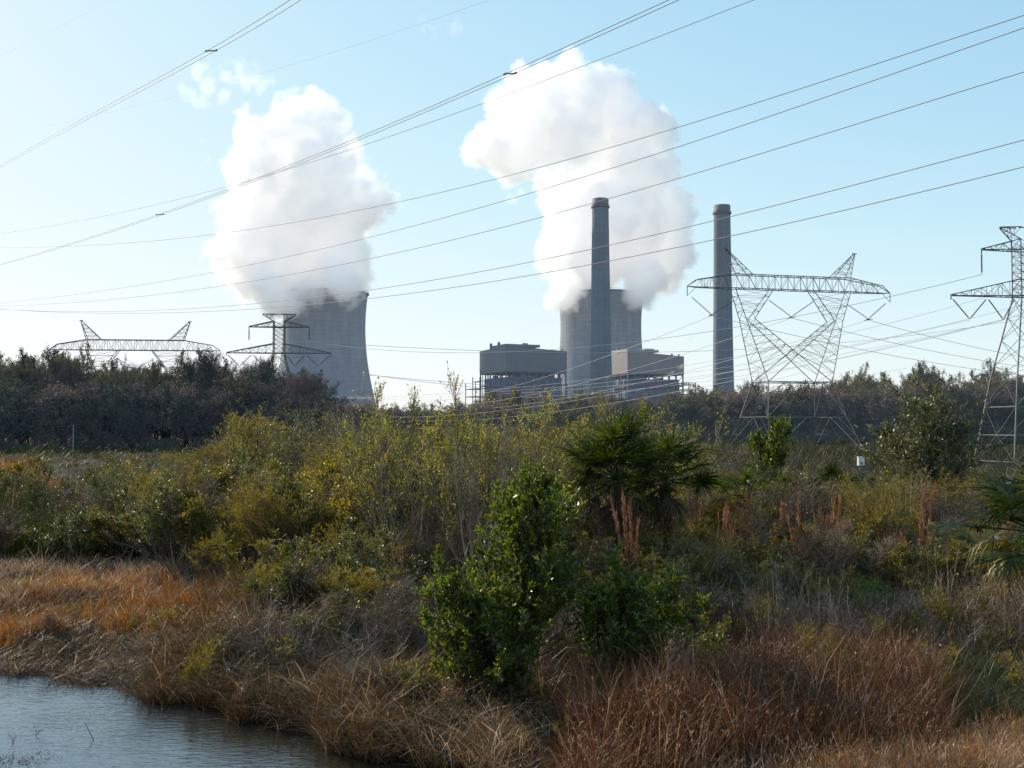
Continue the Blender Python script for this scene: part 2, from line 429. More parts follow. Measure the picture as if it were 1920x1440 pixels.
def stack(px, D, wt, wb, H, label):
    c = W(px, 800, D); root = empty('chimney_stack', (c[0], D, 0)); tag(root, label, 'chimney', 'tall concrete chimneys')
    mb = MB(); prof = [(wb/2+(wt/2-wb/2)*(1-(1-t)**1.25), H*t) for t in np.linspace(0, 1, 30)]
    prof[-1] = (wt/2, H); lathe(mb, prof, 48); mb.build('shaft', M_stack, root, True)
    mb = MB(); r = wt/2
    lathe(mb, [(r+.05, H-7), (r+.9, H-6.6), (r+.9, H-5.8), (r+.1, H-5.6)], 48)
    a = np.arange(24)/24*2*math.pi; P = np.stack([np.cos(a)*(r+.8), np.sin(a)*(r+.8), np.full(24, H-5.8)], 1)
    for k in (.7, 1.3): bars(mb, P+np.array([0, 0, k]), np.roll(P, -1, 0)+np.array([0, 0, k]), .12)
    bars(mb, P, P+np.array([0, 0, 1.3]), .12)
    mb.build('gallery', M_cap, root)
    mb = MB(); lathe(mb, [(r+.06, H-5.5), (r+.06, H+.6), (r-.7, H+.6), (r-.7, H-4)], 48); mb.build('cap', M_cap, root, True)
    mb = MB()
    for z in np.arange(20, H-10, 2.0):
        t = z/H; rr_ = wb/2+(wt/2-wb/2)*(1-(1-t)**1.25)+.25
        bars(mb, [(rr_*.3-.5, -rr_*.96, z)], [(rr_*.3+.5, -rr_*.96, z)], .15)
    mb.build('ladder', M_cap, root)
stack(1127, 864, 13.4, 19.8, 190, 'grey concrete chimney standing in front of a cooling tower')
stack(1357, 880, 13.6, 18.6, 188, 'grey concrete chimney standing alone behind the wide pylon')

# ------------------------------------------------------------------ boiler houses
def cladmat(name, col):
    m, nt, N, L, out = mat(name)
    tc = N.new('ShaderNodeTexCoord'); sp = N.new('ShaderNodeSeparateXYZ'); L.new(tc.outputs['Object'], sp.inputs[0])
    xy = mth(N, L, 'ADD', sp.outputs[0], sp.outputs[1])
    f = mth(N, L, 'FRACT', mth(N, L, 'MULTIPLY', xy, .5)); f = mth(N, L, 'GREATER_THAN', f, .8)
    g_ = mth(N, L, 'FRACT', mth(N, L, 'MULTIPLY', sp.outputs[2], 1/7.0)); g_ = mth(N, L, 'GREATER_THAN', g_, .94)
    k = mth(N, L, 'MAXIMUM', f, g_)
    no = N.new('ShaderNodeTexNoise'); no.inputs['Scale'].default_value = .08; no.inputs['Detail'].default_value = 5; L.new(tc.outputs['Object'], no.inputs[0])
    kk = mth(N, L, 'MULTIPLY', mth(N, L, 'MULTIPLY_ADD', k, -.12, 1), mth(N, L, 'MULTIPLY_ADD', no.outputs[0], .3, .85))
    sc = N.new('ShaderNodeVectorMath'); sc.operation = 'SCALE'; sc.inputs[0].default_value = col; L.new(kk, sc.inputs['Scale'])
    p = N.new('ShaderNodeBsdfPrincipled'); L.new(sc.outputs[0], p.inputs['Base Color']); p.inputs['Roughness'].default_value = .7
    L.new(p.outputs[0], out.inputs[0]); return m
M_clad = haze_glow(cladmat('taupe_cladding', (.215, .20, .205)), (.03, .036, .05))
M_clad2 = haze_glow(cladmat('tan_cladding', (.32, .265, .24)), (.03, .036, .05))
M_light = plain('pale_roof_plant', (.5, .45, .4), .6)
M_brown = haze_glow(plain('brown_low_wall', (.13, .095, .09), .8), (.03, .036, .05))
M_duct = haze_glow(plain('blue_grey_duct', (.12, .14, .175), .7, var=.45, scale=.08), (.04, .048, .066))
M_dsteel = M_steel

def boiler_house(px, D, Lr, Ll, z0, z1, rot, label, lightroof, side_):
    c = W(px, 800, D); root = empty('boiler_house', (c[0], D, 0), rot); tag(root, label, 'power plant building', 'boiler houses of the power station')
    # local: near corner at origin, long face along +x, short face along +y
    mb = MB()
    xs = [0, Lr*.22, Lr]; ridge = z1+2.5
    v = []
    v += [(0, 0, z0), (Lr, 0, z0), (Lr, Ll, z0), (0, Ll, z0), (0, 0, ridge), (Lr, 0, z1-1), (Lr, Ll, z1-1), (0, Ll, ridge-1.5)]
    mb.add(v, [[3,2,1,0],[4,5,6,7],[0,1,5,4],[1,2,6,5],[2,3,7,6],[3,0,4,7]])
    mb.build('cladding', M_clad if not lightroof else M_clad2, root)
    mb = MB(); box(mb, (Lr*.30, Ll*.3, ridge+.6), (Lr*.56, Ll*.5, 2.2))
    if lightroof: box(mb, (Lr*.45, Ll*.25, ridge+2.2), (Lr*.16, Ll*.3, 1.4))
    mb.build('roof_penthouse', M_light if lightroof else M_clad, root)
    mb = MB()
    for fx in ((.1, .34, .37, .4, .98) if not lightroof else (.2, .24, .86, .985)):
        x = Lr*fx; zz = ridge-(ridge-z1+1)*fx; hz = 5.5 if .3 < fx < .45 else 3.4
        a = np.array([[x, Ll*.12, zz-1]]); bars(mb, a, a+np.array([0, 0, hz]), 1.1)
    for k in range(2):
        a = np.array([[-1+Lr*.01, Ll*(.35+.3*k), ridge-2]]); bars(mb, a+np.array([3, 0, 0]), a+np.array([3, 0, 6.5]), 1.8)
    mb.build('roof_vent', M_steel, root)
    # open steelwork below
    mb = MB(); g_ = np.random.default_rng(int(px))
    nx, ny, nz = 9, 6, 5
    X = np.linspace(.8, Lr-.8, nx); Yv = np.linspace(.8, Ll-.8, ny); Z = np.linspace(0, z0, nz+1)
    for i, x in enumerate(X):
        for j, y in enumerate(Yv):
            if 0 < i < nx-1 and 0 < j < ny-1 and (i+j) % 2: continue
            bars(mb, [(x, y, 0)], [(x, y, z0-.01)], 1.0)
    for z in Z[1:]:
        zz = z-.6
        for y in Yv: bars(mb, [(X[0], y, zz)], [(X[-1], y, zz)], .8)
        for x in X[::2]: bars(mb, [(x, Yv[0], zz+.05)], [(x, Yv[-1], zz+.05)], .8)
    for k in range(nz):
        for i in range(nx-1):
            if g_.random() < .4: bars(mb, [(X[i], Yv[0]-.1, Z[k])], [(X[i+1], Yv[0]-.1, Z[k+1])], .4)
    mb.build('steel_frame', M_steel, root)
    mb = MB()                                             # boilers, ducts and tanks between the columns
    for i in range(260):
        x = g_.uniform(4, Lr-5); y = g_.uniform(4, Ll-5); z = g_.uniform(1, z0-3.2)
        box(mb, (x, y, z), (g_.uniform(3, 7.5), g_.uniform(3, 7.5), g_.uniform(2, 6)))
    box(mb, (Lr*.5, Ll*.5, z0*.46), (Lr*.90, Ll*.86, z0*.90)); mb.build('ducts_and_screen', M_duct, root)  # solid core box added as a dark screen against the sky
    # access platforms outside the frame
    mb = MB()
    sx0, sx1 = (-1, -14) if side_ < 0 else (Lr+1, Lr+11)
    if side_ < 0:
        for (a0, a1) in ((Ll*.55, Ll*.95),):
            for x in (-1, -8, -15):
                for y in (a0, a1): bars(mb, [(x, y, 0)], [(x, y, z0-3 if x > -14 else z0-9)], .6)
            for z in np.arange(4, z0-2, 7.0):
                xe = -15 if z < z0-8 else -8
                for y in (a0, a1): bars(mb, [(-1, y, z)], [(xe, y, z)], .6)
                for x in (-8, xe): bars(mb, [(x, a0, z)], [(x, a1, z)], .5)
        x2 = Lr+1
        for x in (x2, x2+8, x2+15): bars(mb, [(x, 2, 0)], [(x, 2, z0-10)], .6)
        for z in np.arange(4, z0-9, 6.0): bars(mb, [(x2, 2, z)], [(x2+15, 2, z)], .6)
    else:
        x2 = Lr+1
        for x in (x2, x2+6, x2+13):
            for y in (3, Ll*.5): bars(mb, [(x, y, 0)], [(x, y, z0-7)], .6)
        for z in list(np.arange(3, z0-7, 4.4))+[z0-7.2]:
            for y in (3, Ll*.5): bars(mb, [(x2-2, y, z)], [(x2+13, y, z)], .55)
            for x in (x2+6, x2+13): bars(mb, [(x, 3, z)], [(x, Ll*.5, z)], .5)
    mb.build('access_platform', M_steel, root)
    mb = MB(); box(mb, (Lr*.4, -6, 3.5), (Lr*.9, 9, 7+ (6 if side_ < 0 else 1))); mb.build('annex', M_brown, root)
boiler_house(948, 930, 60, 60, 53.5, 73.5, R(24), 'taupe clad boiler house on open steelwork, nearer the wide gap in the trees', False, -1)
boiler_house(1177, 925, 58, 60, 51.5, 68.5, R(24), 'tan clad boiler house with pale rooftop plant between the two chimneys', True, 1)

# ------------------------------------------------------------------ pylons
def truss(mb, A, B, n, w1, w2, faces=(0, 1, 2, 3)):
    A = np.array(A, float); B = np.array(B, float)
    bars(mb, A, B, w1)
    t = np.linspace(0, 1, n+1)
    P = A[None]*(1-t)[:, None, None]+B[None]*t[:, None, None]
    for f in faces:
        a, b = f, (f+1) % 4
        for i in range(n):
            p, q = (a, b) if i % 2 == 0 else (b, a)
            bars(mb, [P[i, p]], [P[i+1, q]], w2)
            if i: bars(mb, [P[i, a]], [P[i, b]], w2)

def insulator(mb, p, q, r=.14):
    p = np.array(p, float); q = np.array(q, float); n = 16
    t = np.linspace(0, 1, n+1); pts = p[None]*(1-t)[:, None]+q[None]*t[:, None]
    bars(mb, [p], [q], .07)
    i0 = 1
    for i in range(i0, n-1, 1):
        a = pts[i]; b = a+(q-p)/np.linalg.norm(q-p)*.10
        tubes(mb, np.array([[a, b]]), [r], [r*.75], 6)
        tubes(mb, np.array([[a, a+(b-a)*.05]]), [0.01], [r], 6)

def pylon_wide(px, D, rot, label, sc=1.0, k=1.0, zoff=0.0):
    """wide horizontal-arm tower with a forked body"""
    c = W(px, 800, D); root = empty('transmission_tower', (c[0], D, float(hgt(c[0], D))+zoff), rot)
    tag(root, label, 'electricity pylon', 'lattice transmission towers')
    w1, w2 = .15*k, .065*k
    Q = lambda x, y, z: (x*sc, y*sc, z*sc)
    def ring(x, y, z): return [Q(-x, -y, z), Q(x, -y, z), Q(x, y, z), Q(-x, y, z)]
    mb = MB()
    for s in (-1, 1):
        up = [Q(s*11, -1, 28), Q(s*3.8, -1, 28), Q(s*3.8, 1, 28), Q(s*11, 1, 28)]
        kn = [Q(s*9.2, -1.3, 22.8), Q(s*7.6, -1.3, 22.8), Q(s*7.6, 1.3, 22.8), Q(s*9.2, 1.3, 22.8)]
        truss(mb, kn, up, 4, w1, w2)
        # outer leg down to the waist
        wa = [Q(s*6, -3, 12), Q(s*5.4, -3, 12), Q(s*5.4, 3, 12), Q(s*6, 3, 12)]
        bars(mb, [kn[0], kn[3]], [wa[0], wa[3]], w1)
        t = np.linspace(0, 1, 7); a = np.array(kn[0]); b = np.array(wa[0]); a2 = np.array(kn[3]); b2 = np.array(wa[3])
        Pa = a+(b-a)*t[:, None]; Pb = a2+(b2-a2)*t[:, None]
        for i in range(6):
            bars(mb, [Pa[i] if i % 2 else Pb[i]], [Pb[i+1] if i % 2 else Pa[i+1]], w2); bars(mb, [Pa[i+1]], [Pb[i+1]], w2)
        # inner diagonal crossing to the opposite waist corner
        da = np.array([Q(s*7.6, -1.3, 22.8), Q(s*7.6, 1.3, 22.8)]); db = np.array([Q(-s*6, -3, 12), Q(-s*6, 3, 12)])
        bars(mb, da, db, w1)
        ta = np.linspace(0, .56, 8); D0 = da[0]+(db[0]-da[0])*ta[:, None]; D1 = da[1]+(db[1]-da[1])*ta[:, None]
        to = np.linspace(0, 1, 8); O0 = a+(b-a)*to[:, None]; O1 = a2+(b2-a2)*to[:, None]
        for i in range(7):
            for X0, X1 in ((D0, O0), (D1, O1)):
                bars(mb, [X0[i+1]], [X1[i]], w2); bars(mb, [X0[i+1]], [X1[i+1]], w2*.9)
            bars(mb, [D0[i]], [D1[i+1]], w2); bars(mb, [D0[i+1]], [D1[i+1]], w2)
    r = ring(6, 3, 12)
    for i in range(4): bars(mb, [r[i]], [r[(i+1) % 4]], w1*1.3)
    bars(mb, [r[0]], [r[2]], w2); bars(mb, [r[1]], [r[3]], w2)
    mb.build('forked_body', M_galv, root)
    b7 = ring(7.3, 5.2, 6); b0 = ring(8.8, 8.2, 0)
    top = ring(6, 3, 12)
    for i in range(4):                                 # each leg with its own lacing
        mb = MB(); bars(mb, [top[i]], [b7[i]], w1*1.2); bars(mb, [b7[i]], [b0[i]], w1*1.2)
        x0, y0, z0 = np.array(b7[i])
        for nb in ((i+1) % 4, (i-1) % 4):
            mid = (np.array(b7[i])+np.array(b7[nb]))/2; midt = (np.array(top[i])+np.array(top[nb]))/2
            bars(mb, [b7[i]], [mid], w1); bars(mb, [mid], [b0[i]], w1*.8); bars(mb, [midt], [b7[i]], w1*.8)
            p0 = np.array(b0[i])*.5+np.array(b7[i])*.5; p1 = np.array(b0[i])*.5+mid*.5
            bars(mb, [p0], [p1], w2); bars(mb, [p1], [(np.array(b7[i])+mid)/2], w2); bars(mb, [p0], [(np.array(b7[i])+mid)/2], w2)
        mb.build('leg', M_galv, root)
    mb = MB()
    A = [Q(-11, -1, 28), Q(-11, 1, 28), Q(-11, 1, 30.4), Q(-11, -1, 30.4)]; B = [Q(11, -1, 28), Q(11, 1, 28), Q(11, 1, 30.4), Q(11, -1, 30.4)]
    truss(mb, A, B, 18, w1*1.1, w2)
    for s in (-1, 1):
        A = [Q(s*11, -1, 28), Q(s*11, 1, 28), Q(s*11, 1, 30.4), Q(s*11, -1, 30.4)]
        B = [Q(s*17.6, -.5, 28), Q(s*17.6, .5, 28), Q(s*17.6, .5, 29.3), Q(s*17.6, -.5, 29.3)]
        truss(mb, A, B, 6, w1*1.1, w2)
        e = Q(s*19.4, 0, 28.1)
        for q in B: bars(mb, [q], [e], w1)
        bars(mb, [e], [Q(s*19.4, 0, 26.5)], w1); bars(mb, [Q(s*19.4, 0, 26.5)], [Q(s*17.8, 0, 28)], w2*1.3)
    mb.build('crossarm', M_galv2, root)
    for s in (-1, 1):
        mb = MB(); tip = np.array(Q(s*12.4, 0, 34.9))
        base = np.array([Q(s*7.7, -1, 30.4), Q(s*7.7, 1, 30.4), Q(s*11, 1, 30.4), Q(s*11, -1, 30.4)])
        tp = tip+(base-base.mean(0))*.06
        truss(mb, base, tp, 5, w1*.9, w2)
        bars(mb, [tip+np.array([-.5, 0, 0])], [tip+np.array([.5, 0, 0])], w1)
        mb.build('earth_wire_peak', M_galv, root)
    ends = []
    for cx, a, b in ((-15, (-18.6, 26.3), (-10.6, 26.0)), (0, (-4.3, 26.2), (4.3, 26.2)), (15, (10.6, 26.0), (18.6, 26.3))):
        bot = Q(cx, 0, 23.4); ends.append(bot)
        for e in (a, b):
            mb = MB(); insulator(mb, Q(e[0], 0, e[1]), bot, .16*k); mb.build('insulator_string', M_insul, root)
    mb = MB()
    for e in ends:
        e = np.array(e); bars(mb, [e+np.array([0, -1.4, -.15])], [e+np.array([0, 1.4, -.15])], .14*k); bars(mb, [e+np.array([-.4, 0, -.05])], [e+np.array([.4, 0, -.05])], .2*k)
    mb.build('conductor_clamp', M_galv2, root)
    M4 = np.array([[math.cos(rot), -math.sin(rot)], [math.sin(rot), math.cos(rot)]])
    return [np.array([*(M4@np.array(e[:2])+np.array([c[0], D])), e[2]-.2*sc+root.location.z]) for e in ends]
M_insul = plain('insulator_porcelain', (.10, .085, .08), .35)

def pylon_tee(px, D, rot, label, sx=1.0, sz=1.0, k=1.0):
    """narrow tower with two tiers of arms and a small top bar"""
    c = W(px, 800, D); root = empty('transmission_tower', (c[0], D, float(hgt(c[0], D))), rot)
    tag(root, label, 'electricity pylon', 'lattice transmission towers')
    w1, w2 = .13*k, .055*k
    Q = lambda x, y, z: (x*sx, y*sx, z*sz)
    def ring(h, z): return [Q(-h, -h, z), Q(h, -h, z), Q(h, h, z), Q(-h, h, z)]
    mb = MB(); truss(mb, ring(1.0, 20.8), ring(1.0, 27.9), 7, w1, w2)
    for i in range(7):
        z0 = 20.8+7.1*i/7; z1_ = 20.8+7.1*(i+1)/7; a = ring(1, z0); b = ring(1, z1_)
        for j in range(4): bars(mb, [a[(j+1) % 4] if i % 2 == 0 else a[j]], [b[j] if i % 2 == 0 else b[(j+1) % 4]], w2)
    lv = [20.8, 18.3, 15.4, 12.2, 10.4]; hw = [1.0, 1.45, 2.0, 2.65, 3.0]
    for i in range(4):
        a = ring(hw[i], lv[i]); b = ring(hw[i+1], lv[i+1])
        for j in range(4):
            bars(mb, [a[j]], [b[j]], w1*1.2); bars(mb, [a[j]], [b[(j+1) % 4]], w2); bars(mb, [a[(j+1) % 4]], [b[j]], w2)
    mb.build('lattice_body', M_galv, root)
    lv2 = [10.4, 7.0, 3.5, .25]; hw2 = [3.0, 3.5, 4.0, 4.5]
    for j in range(4):
        mb = MB(); s = [(-1, -1), (1, -1), (1, 1), (-1, 1)][j]
        for i in range(3):
            a = np.array(Q(s[0]*hw2[i], s[1]*hw2[i], lv2[i])); b = np.array(Q(s[0]*hw2[i+1], s[1]*hw2[i+1], lv2[i+1]))
            bars(mb, [a], [b], w1*1.4)
            for ax in (0, 1):
                mb_ = b.copy(); mb_[ax] = 0; ma = a.copy(); ma[ax] = 0
                bars(mb, [b], [mb_], w1*1.1)
                bars(mb, [ma if i % 2 == 0 else a], [b if i % 2 == 0 else mb_], w2*1.2)
        bars(mb, [b], [(b[0], b[1], -.5)], .3)
        mb.build('leg', M_galv, root)
    ends = []
    for nm, half, zb, zt_ in (('upper_arm', 5.6, 26.6, 27.9), ('lower_arm', 9.7, 20.8, 22.9)):
        mb = MB()
        for s in (-1, 1):
            tip = np.array(Q(s*half, 0, zb)); tp = tip+np.array([[0, -.1, 0], [0, .1, 0], [0, .1, .12], [0, -.1, .12]])
            A = np.array([Q(s*1, -1, zb), Q(s*1, 1, zb), Q(s*1, 1, zt_), Q(s*1, -1, zt_)])
            truss(mb, A, tp, 6 if half > 6 else 4, w1, w2)
            bars(mb, [tip], [tip-np.array([0, 0, .5])], w1)
        A = ring(1.0, zb)
        for j in range(4): bars(mb, [A[j]], [A[(j+1) % 4]], w1*1.2)
        mb.build(nm, M_galv2, root)
    mb = MB()
    for s in (-1, 1):
        tip = np.array(Q(s*3.1, 0, 29.5)); tp = np.array([tip+np.array([0, -.1, -.1]), tip+np.array([0, .1, -.1]), tip+np.array([0, .1, 0]), tip+np.array([0, -.1, 0])])
        A = [Q(s, -1, 27.9), Q(s, 1, 27.9), Q(s*.6, .6, 29.5), Q(s*.6, -.6, 29.5)]
        truss(mb, A, tp, 3, w1*.9, w2)
    bars(mb, [Q(-.6, 0, 29.5)], [Q(.6, 0, 29.5)], w1)
    mb.build('top_bar', M_galv2, root)
    for s in (-1, 1):
        mb = MB(); a = Q(s*5.6, 0, 26.1); b = Q(s*5.6, 0, 23.6); insulator(mb, a, b, .13*k); mb.build('insulator_string', M_insul, root); ends.append(b)
        for p_, q_ in ((9.6, 6.9), (4.6, 6.9), (4.4, 2.6), (1.3, 2.6)):
            pass
        for hx, bx in ((9.5, 7.3), (5.1, 7.3), (4.8, 2.9), (1.4, 2.9)):
            mb = MB(); insulator(mb, Q(s*hx, 0, 20.4), Q(s*bx, 0, 17.9), .12*k); mb.build('insulator_string', M_insul, root)
        ends.append(Q(s*7.3, 0, 17.9)); ends.append(Q(s*2.9, 0, 17.9))
    M4 = np.array([[math.cos(rot), -math.sin(rot)], [math.sin(rot), math.cos(rot)]])
    return [np.array([*(M4@np.array(e[:2])+np.array([c[0], D])), e[2]-.1+root.location.z]) for e in ends]

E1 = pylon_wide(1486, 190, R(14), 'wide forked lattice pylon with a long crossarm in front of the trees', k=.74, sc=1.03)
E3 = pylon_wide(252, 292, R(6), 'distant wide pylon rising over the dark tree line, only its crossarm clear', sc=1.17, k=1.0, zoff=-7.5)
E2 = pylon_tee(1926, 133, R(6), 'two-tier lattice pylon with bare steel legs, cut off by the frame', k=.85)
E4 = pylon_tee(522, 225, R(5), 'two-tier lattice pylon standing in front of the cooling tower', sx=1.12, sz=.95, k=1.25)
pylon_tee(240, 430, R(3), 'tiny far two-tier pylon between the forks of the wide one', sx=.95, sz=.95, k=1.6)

M_galvfar = haze_glow(plain('distant_galvanised_steel', (.07, .07, .075), .7), (.022, .028, .036))
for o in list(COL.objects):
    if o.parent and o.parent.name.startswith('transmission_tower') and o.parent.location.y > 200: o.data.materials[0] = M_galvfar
# ------------------------------------------------------------------ overhead wires
M_wire = plain('aluminium_conductor', (.5, .40, .32), .6, .0, .1, 2)
M_wire2 = plain('far_aluminium_conductor', (.55, .52, .5), .5, .0, .1, 2)
def wire_pts(px, py, Ya, Yb, xa, xb, x0, x1, deg=3, n=160):
    cf = np.polyfit(np.array(px)-960, py, deg)
    xs = np.linspace(x0, x1, n); ys = np.polyval(cf, xs-960)
    iv = 1/Ya+(xs-xa)/(xb-xa)*(1/Yb-1/Ya)
    return np.array([W(a, b, 1/i) for a, b, i in zip(xs, ys, iv)])
def wire(pts, r, label, group, mt=None, parent=None, r1=None):
    mb = MB(); tubes_follow(mb, pts, r, 5); o = mb.build('power_line', mt or M_wire, parent, True)
    if parent is None: tag(o, label, 'power line', group)
    return o
def tubes_follow(mb, pts, r, k=5):
    d = unit(np.gradient(pts, axis=0)); a, b = frame_of(d)
    ang = np.arange(k)/k*2*math.pi
    v = pts[:, None]+r*(a[:, None]*np.cos(ang)[None, :, None]+b[:, None]*np.sin(ang)[None, :, None])
    i = np.arange(len(pts)*k).reshape(len(pts), k)
    mb.add(v, np.stack([i[:-1], np.roll(i[:-1], -1, 1), np.roll(i[1:], -1, 1), i[1:]], -1))
def bundle(px, py, dx, label, spac, Ya, Yb, xa, xb, x0, x1):
    c = wire_pts(px, py, Ya, Yb, xa, xb, x0, x1)
    root = empty('power_line', c[len(c)//2]); tag(root, label, 'power line', 'near overhead power lines')
    mid = c[len(c)//2]
    for s in (-1, 1):
        mb = MB(); tubes_follow(mb, c-mid+np.array([s*.22, 0, .02*s]), .0145, 6); mb.build('conductor', M_wire, root, True)
    for sx_ in spac:
        i = int(np.argmin([abs((p_[0]/p_[1])*F+960-sx_) for p_ in c])); p_ = c[i]-mid
        mb = MB(); bars(mb, [p_-np.array([.25, 0, 0])], [p_+np.array([.25, 0, 0])], .045)
        for s in (-1, 1):
            q = p_+np.array([s*.22, 0, .02*s]); d = unit(c[i+1]-c[i-1]); bars(mb, [q-d*.10], [q+d*.10], .07)
        mb.build('spacer', M_steel, root)
bundle([0, 130, 385, 553], [313, 239, 101, 0], 0, 'twin wire with a spacer crossing the upper left corner of the sky', [385], 105, 46, 0, 385, -160, 760)
bundle([0, 302, 496, 705, 960, 1137, 1262], [496, 402.5, 329, 247, 136, 58, 0], 0, 'twin wire with spacers passing over both steam plumes', [300, 960], 100, 45, 0, 960, -300, 1500)
GN = 'near overhead power lines'
for px_, py_, rr_, lab in (
    ([0, 340, 507, 777, 1267, 1410], [437, 376, 323, 240, 58, 0], .014, 'single wire just below the twin wire, ending at the top edge'),
    ([0, 130, 340, 759, 1038, 1340, 1640, 1920], [462, 462, 448, 376, 304, 219, 122, 28], .016, 'highest single wire on the right, passing over the left plume'),
    ([0, 340, 390, 710, 1027, 1340, 1920], [567, 522, 514, 438, 352, 254, 52], .016, 'single wire second from the top at the right edge'),
    ([0, 112, 340, 715, 1027, 1340, 1920], [573, 569, 548, 479, 404, 315, 135], .016, 'single wire crossing the tip of the central chimney'),
    ([0, 225, 394, 544, 720, 991, 1340, 1920], [578, 586, 578, 562, 538, 490, 416, 262], .016, 'upper of the two low slack wires crossing both chimneys'),
    ([0, 262, 412, 562, 720, 1121, 1340, 1920], [579, 588, 583, 572, 556, 494, 449, 313], .016, 'lower of the two low slack wires crossing both chimneys')):
    wire(wire_pts(px_, py_, 110, 34, 0, 1920, -500, 2300), rr_, lab, GN)
for e in ([0, 200, 450, 900], [105, 10, -120, -340]), ([0, 300, 900, 1300], [250, 195, 0, -150]):
    wire(wire_pts(*e, 300, 70, 0, 1900, -400, 1900, deg=2), .011, 'faint thin earth wire high in the upper left sky', GN)
def fpts(p3, q, end, n=60, sag=0):
    """wire hung from an insulator to a far point, with a given screen point on the way"""
    t = np.linspace(0, 1, n)[:, None]; a = np.array(p3); b = np.array(end)
    c = a+(b-a)*t; c[:, 2] -= sag*4*(t[:, 0]*(1-t[:, 0])); return c
GF = 'wires strung between the lattice pylons'
far = [W(700, 738, 640), W(700, 744, 640), W(690, 748, 640)]
for i, (e, sg) in enumerate(zip(E1, (9, 10, 11))):
    wire(fpts(e, None, far[i], sag=sg), .045, ['wire sloping from the left insulators of the wide pylon toward the far trees', 'wire sloping from the middle insulators of the wide pylon', 'wire sloping from the right insulators of the wide pylon toward the far trees'][i], GF, M_wire2)
    b = W([2300, 2330, 2360][i], [712, 700, 688][i], 330)
    wire(fpts(e, None, b, sag=5), .045, ['lowest wire running right from the wide pylon', 'middle wire running right from the wide pylon', 'top wire running right from the wide pylon'][i], GF, M_wire2)
for i, e in enumerate(E2[:3]):
    wire(fpts(e, None, W([560, 600, 640][i], [760, 765, 768][i], 560) if i else E4[3], sag=[5.5, 8, 9][i]), .035, ['wire linking the top insulators of the two-tier pylons', 'wire falling left from the outer low insulators of the cropped pylon', 'wire falling left from the inner low insulators of the cropped pylon'][i], GF, M_wire2)
for i, (k, tgt) in enumerate(((4, (1500, 700, 420)), (5, (1700, 690, 420)), (3, (2100, 560, 330)))):
    wire(fpts(E4[k], None, W(*tgt), sag=[7, 7, 8][i]), .045, ['white wire dipping right from the outer insulators of the small pylon', 'white wire dipping right from the inner insulators of the small pylon', 'thin wire leaving the upper arm of the small pylon'][i], GF, M_wire2)
for i, (y0, y1) in enumerate(((700, 745), (690, 741), (714, 748), (672, 742))):
    wire(wire_pts([660, 900, 1335, 1900], [y1, y1-1, y0, y0-105-8*i], 600, 260, 660, 1900, 640, 2200, deg=2), .05, 'pale wire fanning out low across the boiler houses', GF, M_wire2)
# ------------------------------------------------------------------ steam
def steam_mat(name, balls, dens, nscale, edge, namp, aniso=.35, em=.0, step=None):
    """puffy steam: a union of balls (x,y,z,r,weight) eroded by noise"""
    m, nt, N, L, out = mat(name)
    g = N.new('ShaderNodeNewGeometry')
    n1 = N.new('ShaderNodeTexNoise'); n1.inputs['Scale'].default_value = nscale; n1.inputs['Detail'].default_value = 5.0; n1.inputs['Roughness'].default_value = .67
    L.new(g.outputs['Position'], n1.inputs['Vector'])
    acc = None
    for (x, y, z, r, wgt) in balls:
        d = N.new('ShaderNodeVectorMath'); d.operation = 'DISTANCE'; L.new(g.outputs['Position'], d.inputs[0]); d.inputs[1].default_value = (x, y, z)
        v = mth(N, L, 'MULTIPLY_ADD', d.outputs['Value'], -1.0/edge, r/edge)
        acc = v if acc is None else mth(N, L, 'MAXIMUM', acc, v)
    nn = mth(N, L, 'MULTIPLY_ADD', n1.outputs[0], namp, -namp*.5)
    dn = mth(N, L, 'ADD', acc, nn, clamp=True)
    dn = mth(N, L, 'MULTIPLY', dn, dens)
    vs = N.new('ShaderNodeVolumeScatter'); vs.inputs['Color'].default_value = (1, 1, 1, 1); vs.inputs['Anisotropy'].default_value = aniso
    L.new(dn, vs.inputs['Density'])
    sh = vs.outputs[0]
    if em > 0:  # added glow stands in for light scattered many times inside the steam
        e = N.new('ShaderNodeEmission'); e.inputs[0].default_value = (1, .965, .92, 1); L.new(mth(N, L, 'MULTIPLY', dn, em), e.inputs[1])
        a = N.new('ShaderNodeAddShader'); L.new(sh, a.inputs[0]); L.new(e.outputs[0], a.inputs[1]); sh = a.outputs[0]
    L.new(sh, out.inputs['Volume'])
    if step: m.cycles.volume_step_rate = step
    return m
def steam_mesh(name, balls, pad, vox):
    """one closed skin round all the balls"""
    import bmesh
    bm = bmesh.new()
    from mathutils import Matrix
    for (x, y, z, r, wgt) in balls:
        bmesh.ops.create_icosphere(bm, subdivisions=2, radius=r+pad, matrix=Matrix.Translation((x, y, z)))
    me = bpy.data.meshes.new('tmp'); bm.to_mesh(me); bm.free()
    o = bpy.data.objects.new('tmp', me); COL.objects.link(o)
    md = o.modifiers.new('r', 'REMESH'); md.mode = 'VOXEL'; md.voxel_size = vox
    dg = bpy.context.evaluated_depsgraph_get(); ev = o.evaluated_get(dg)
    res = bpy.data.meshes.new_from_object(ev); bpy.data.objects.remove(o); res.name = name
    return res
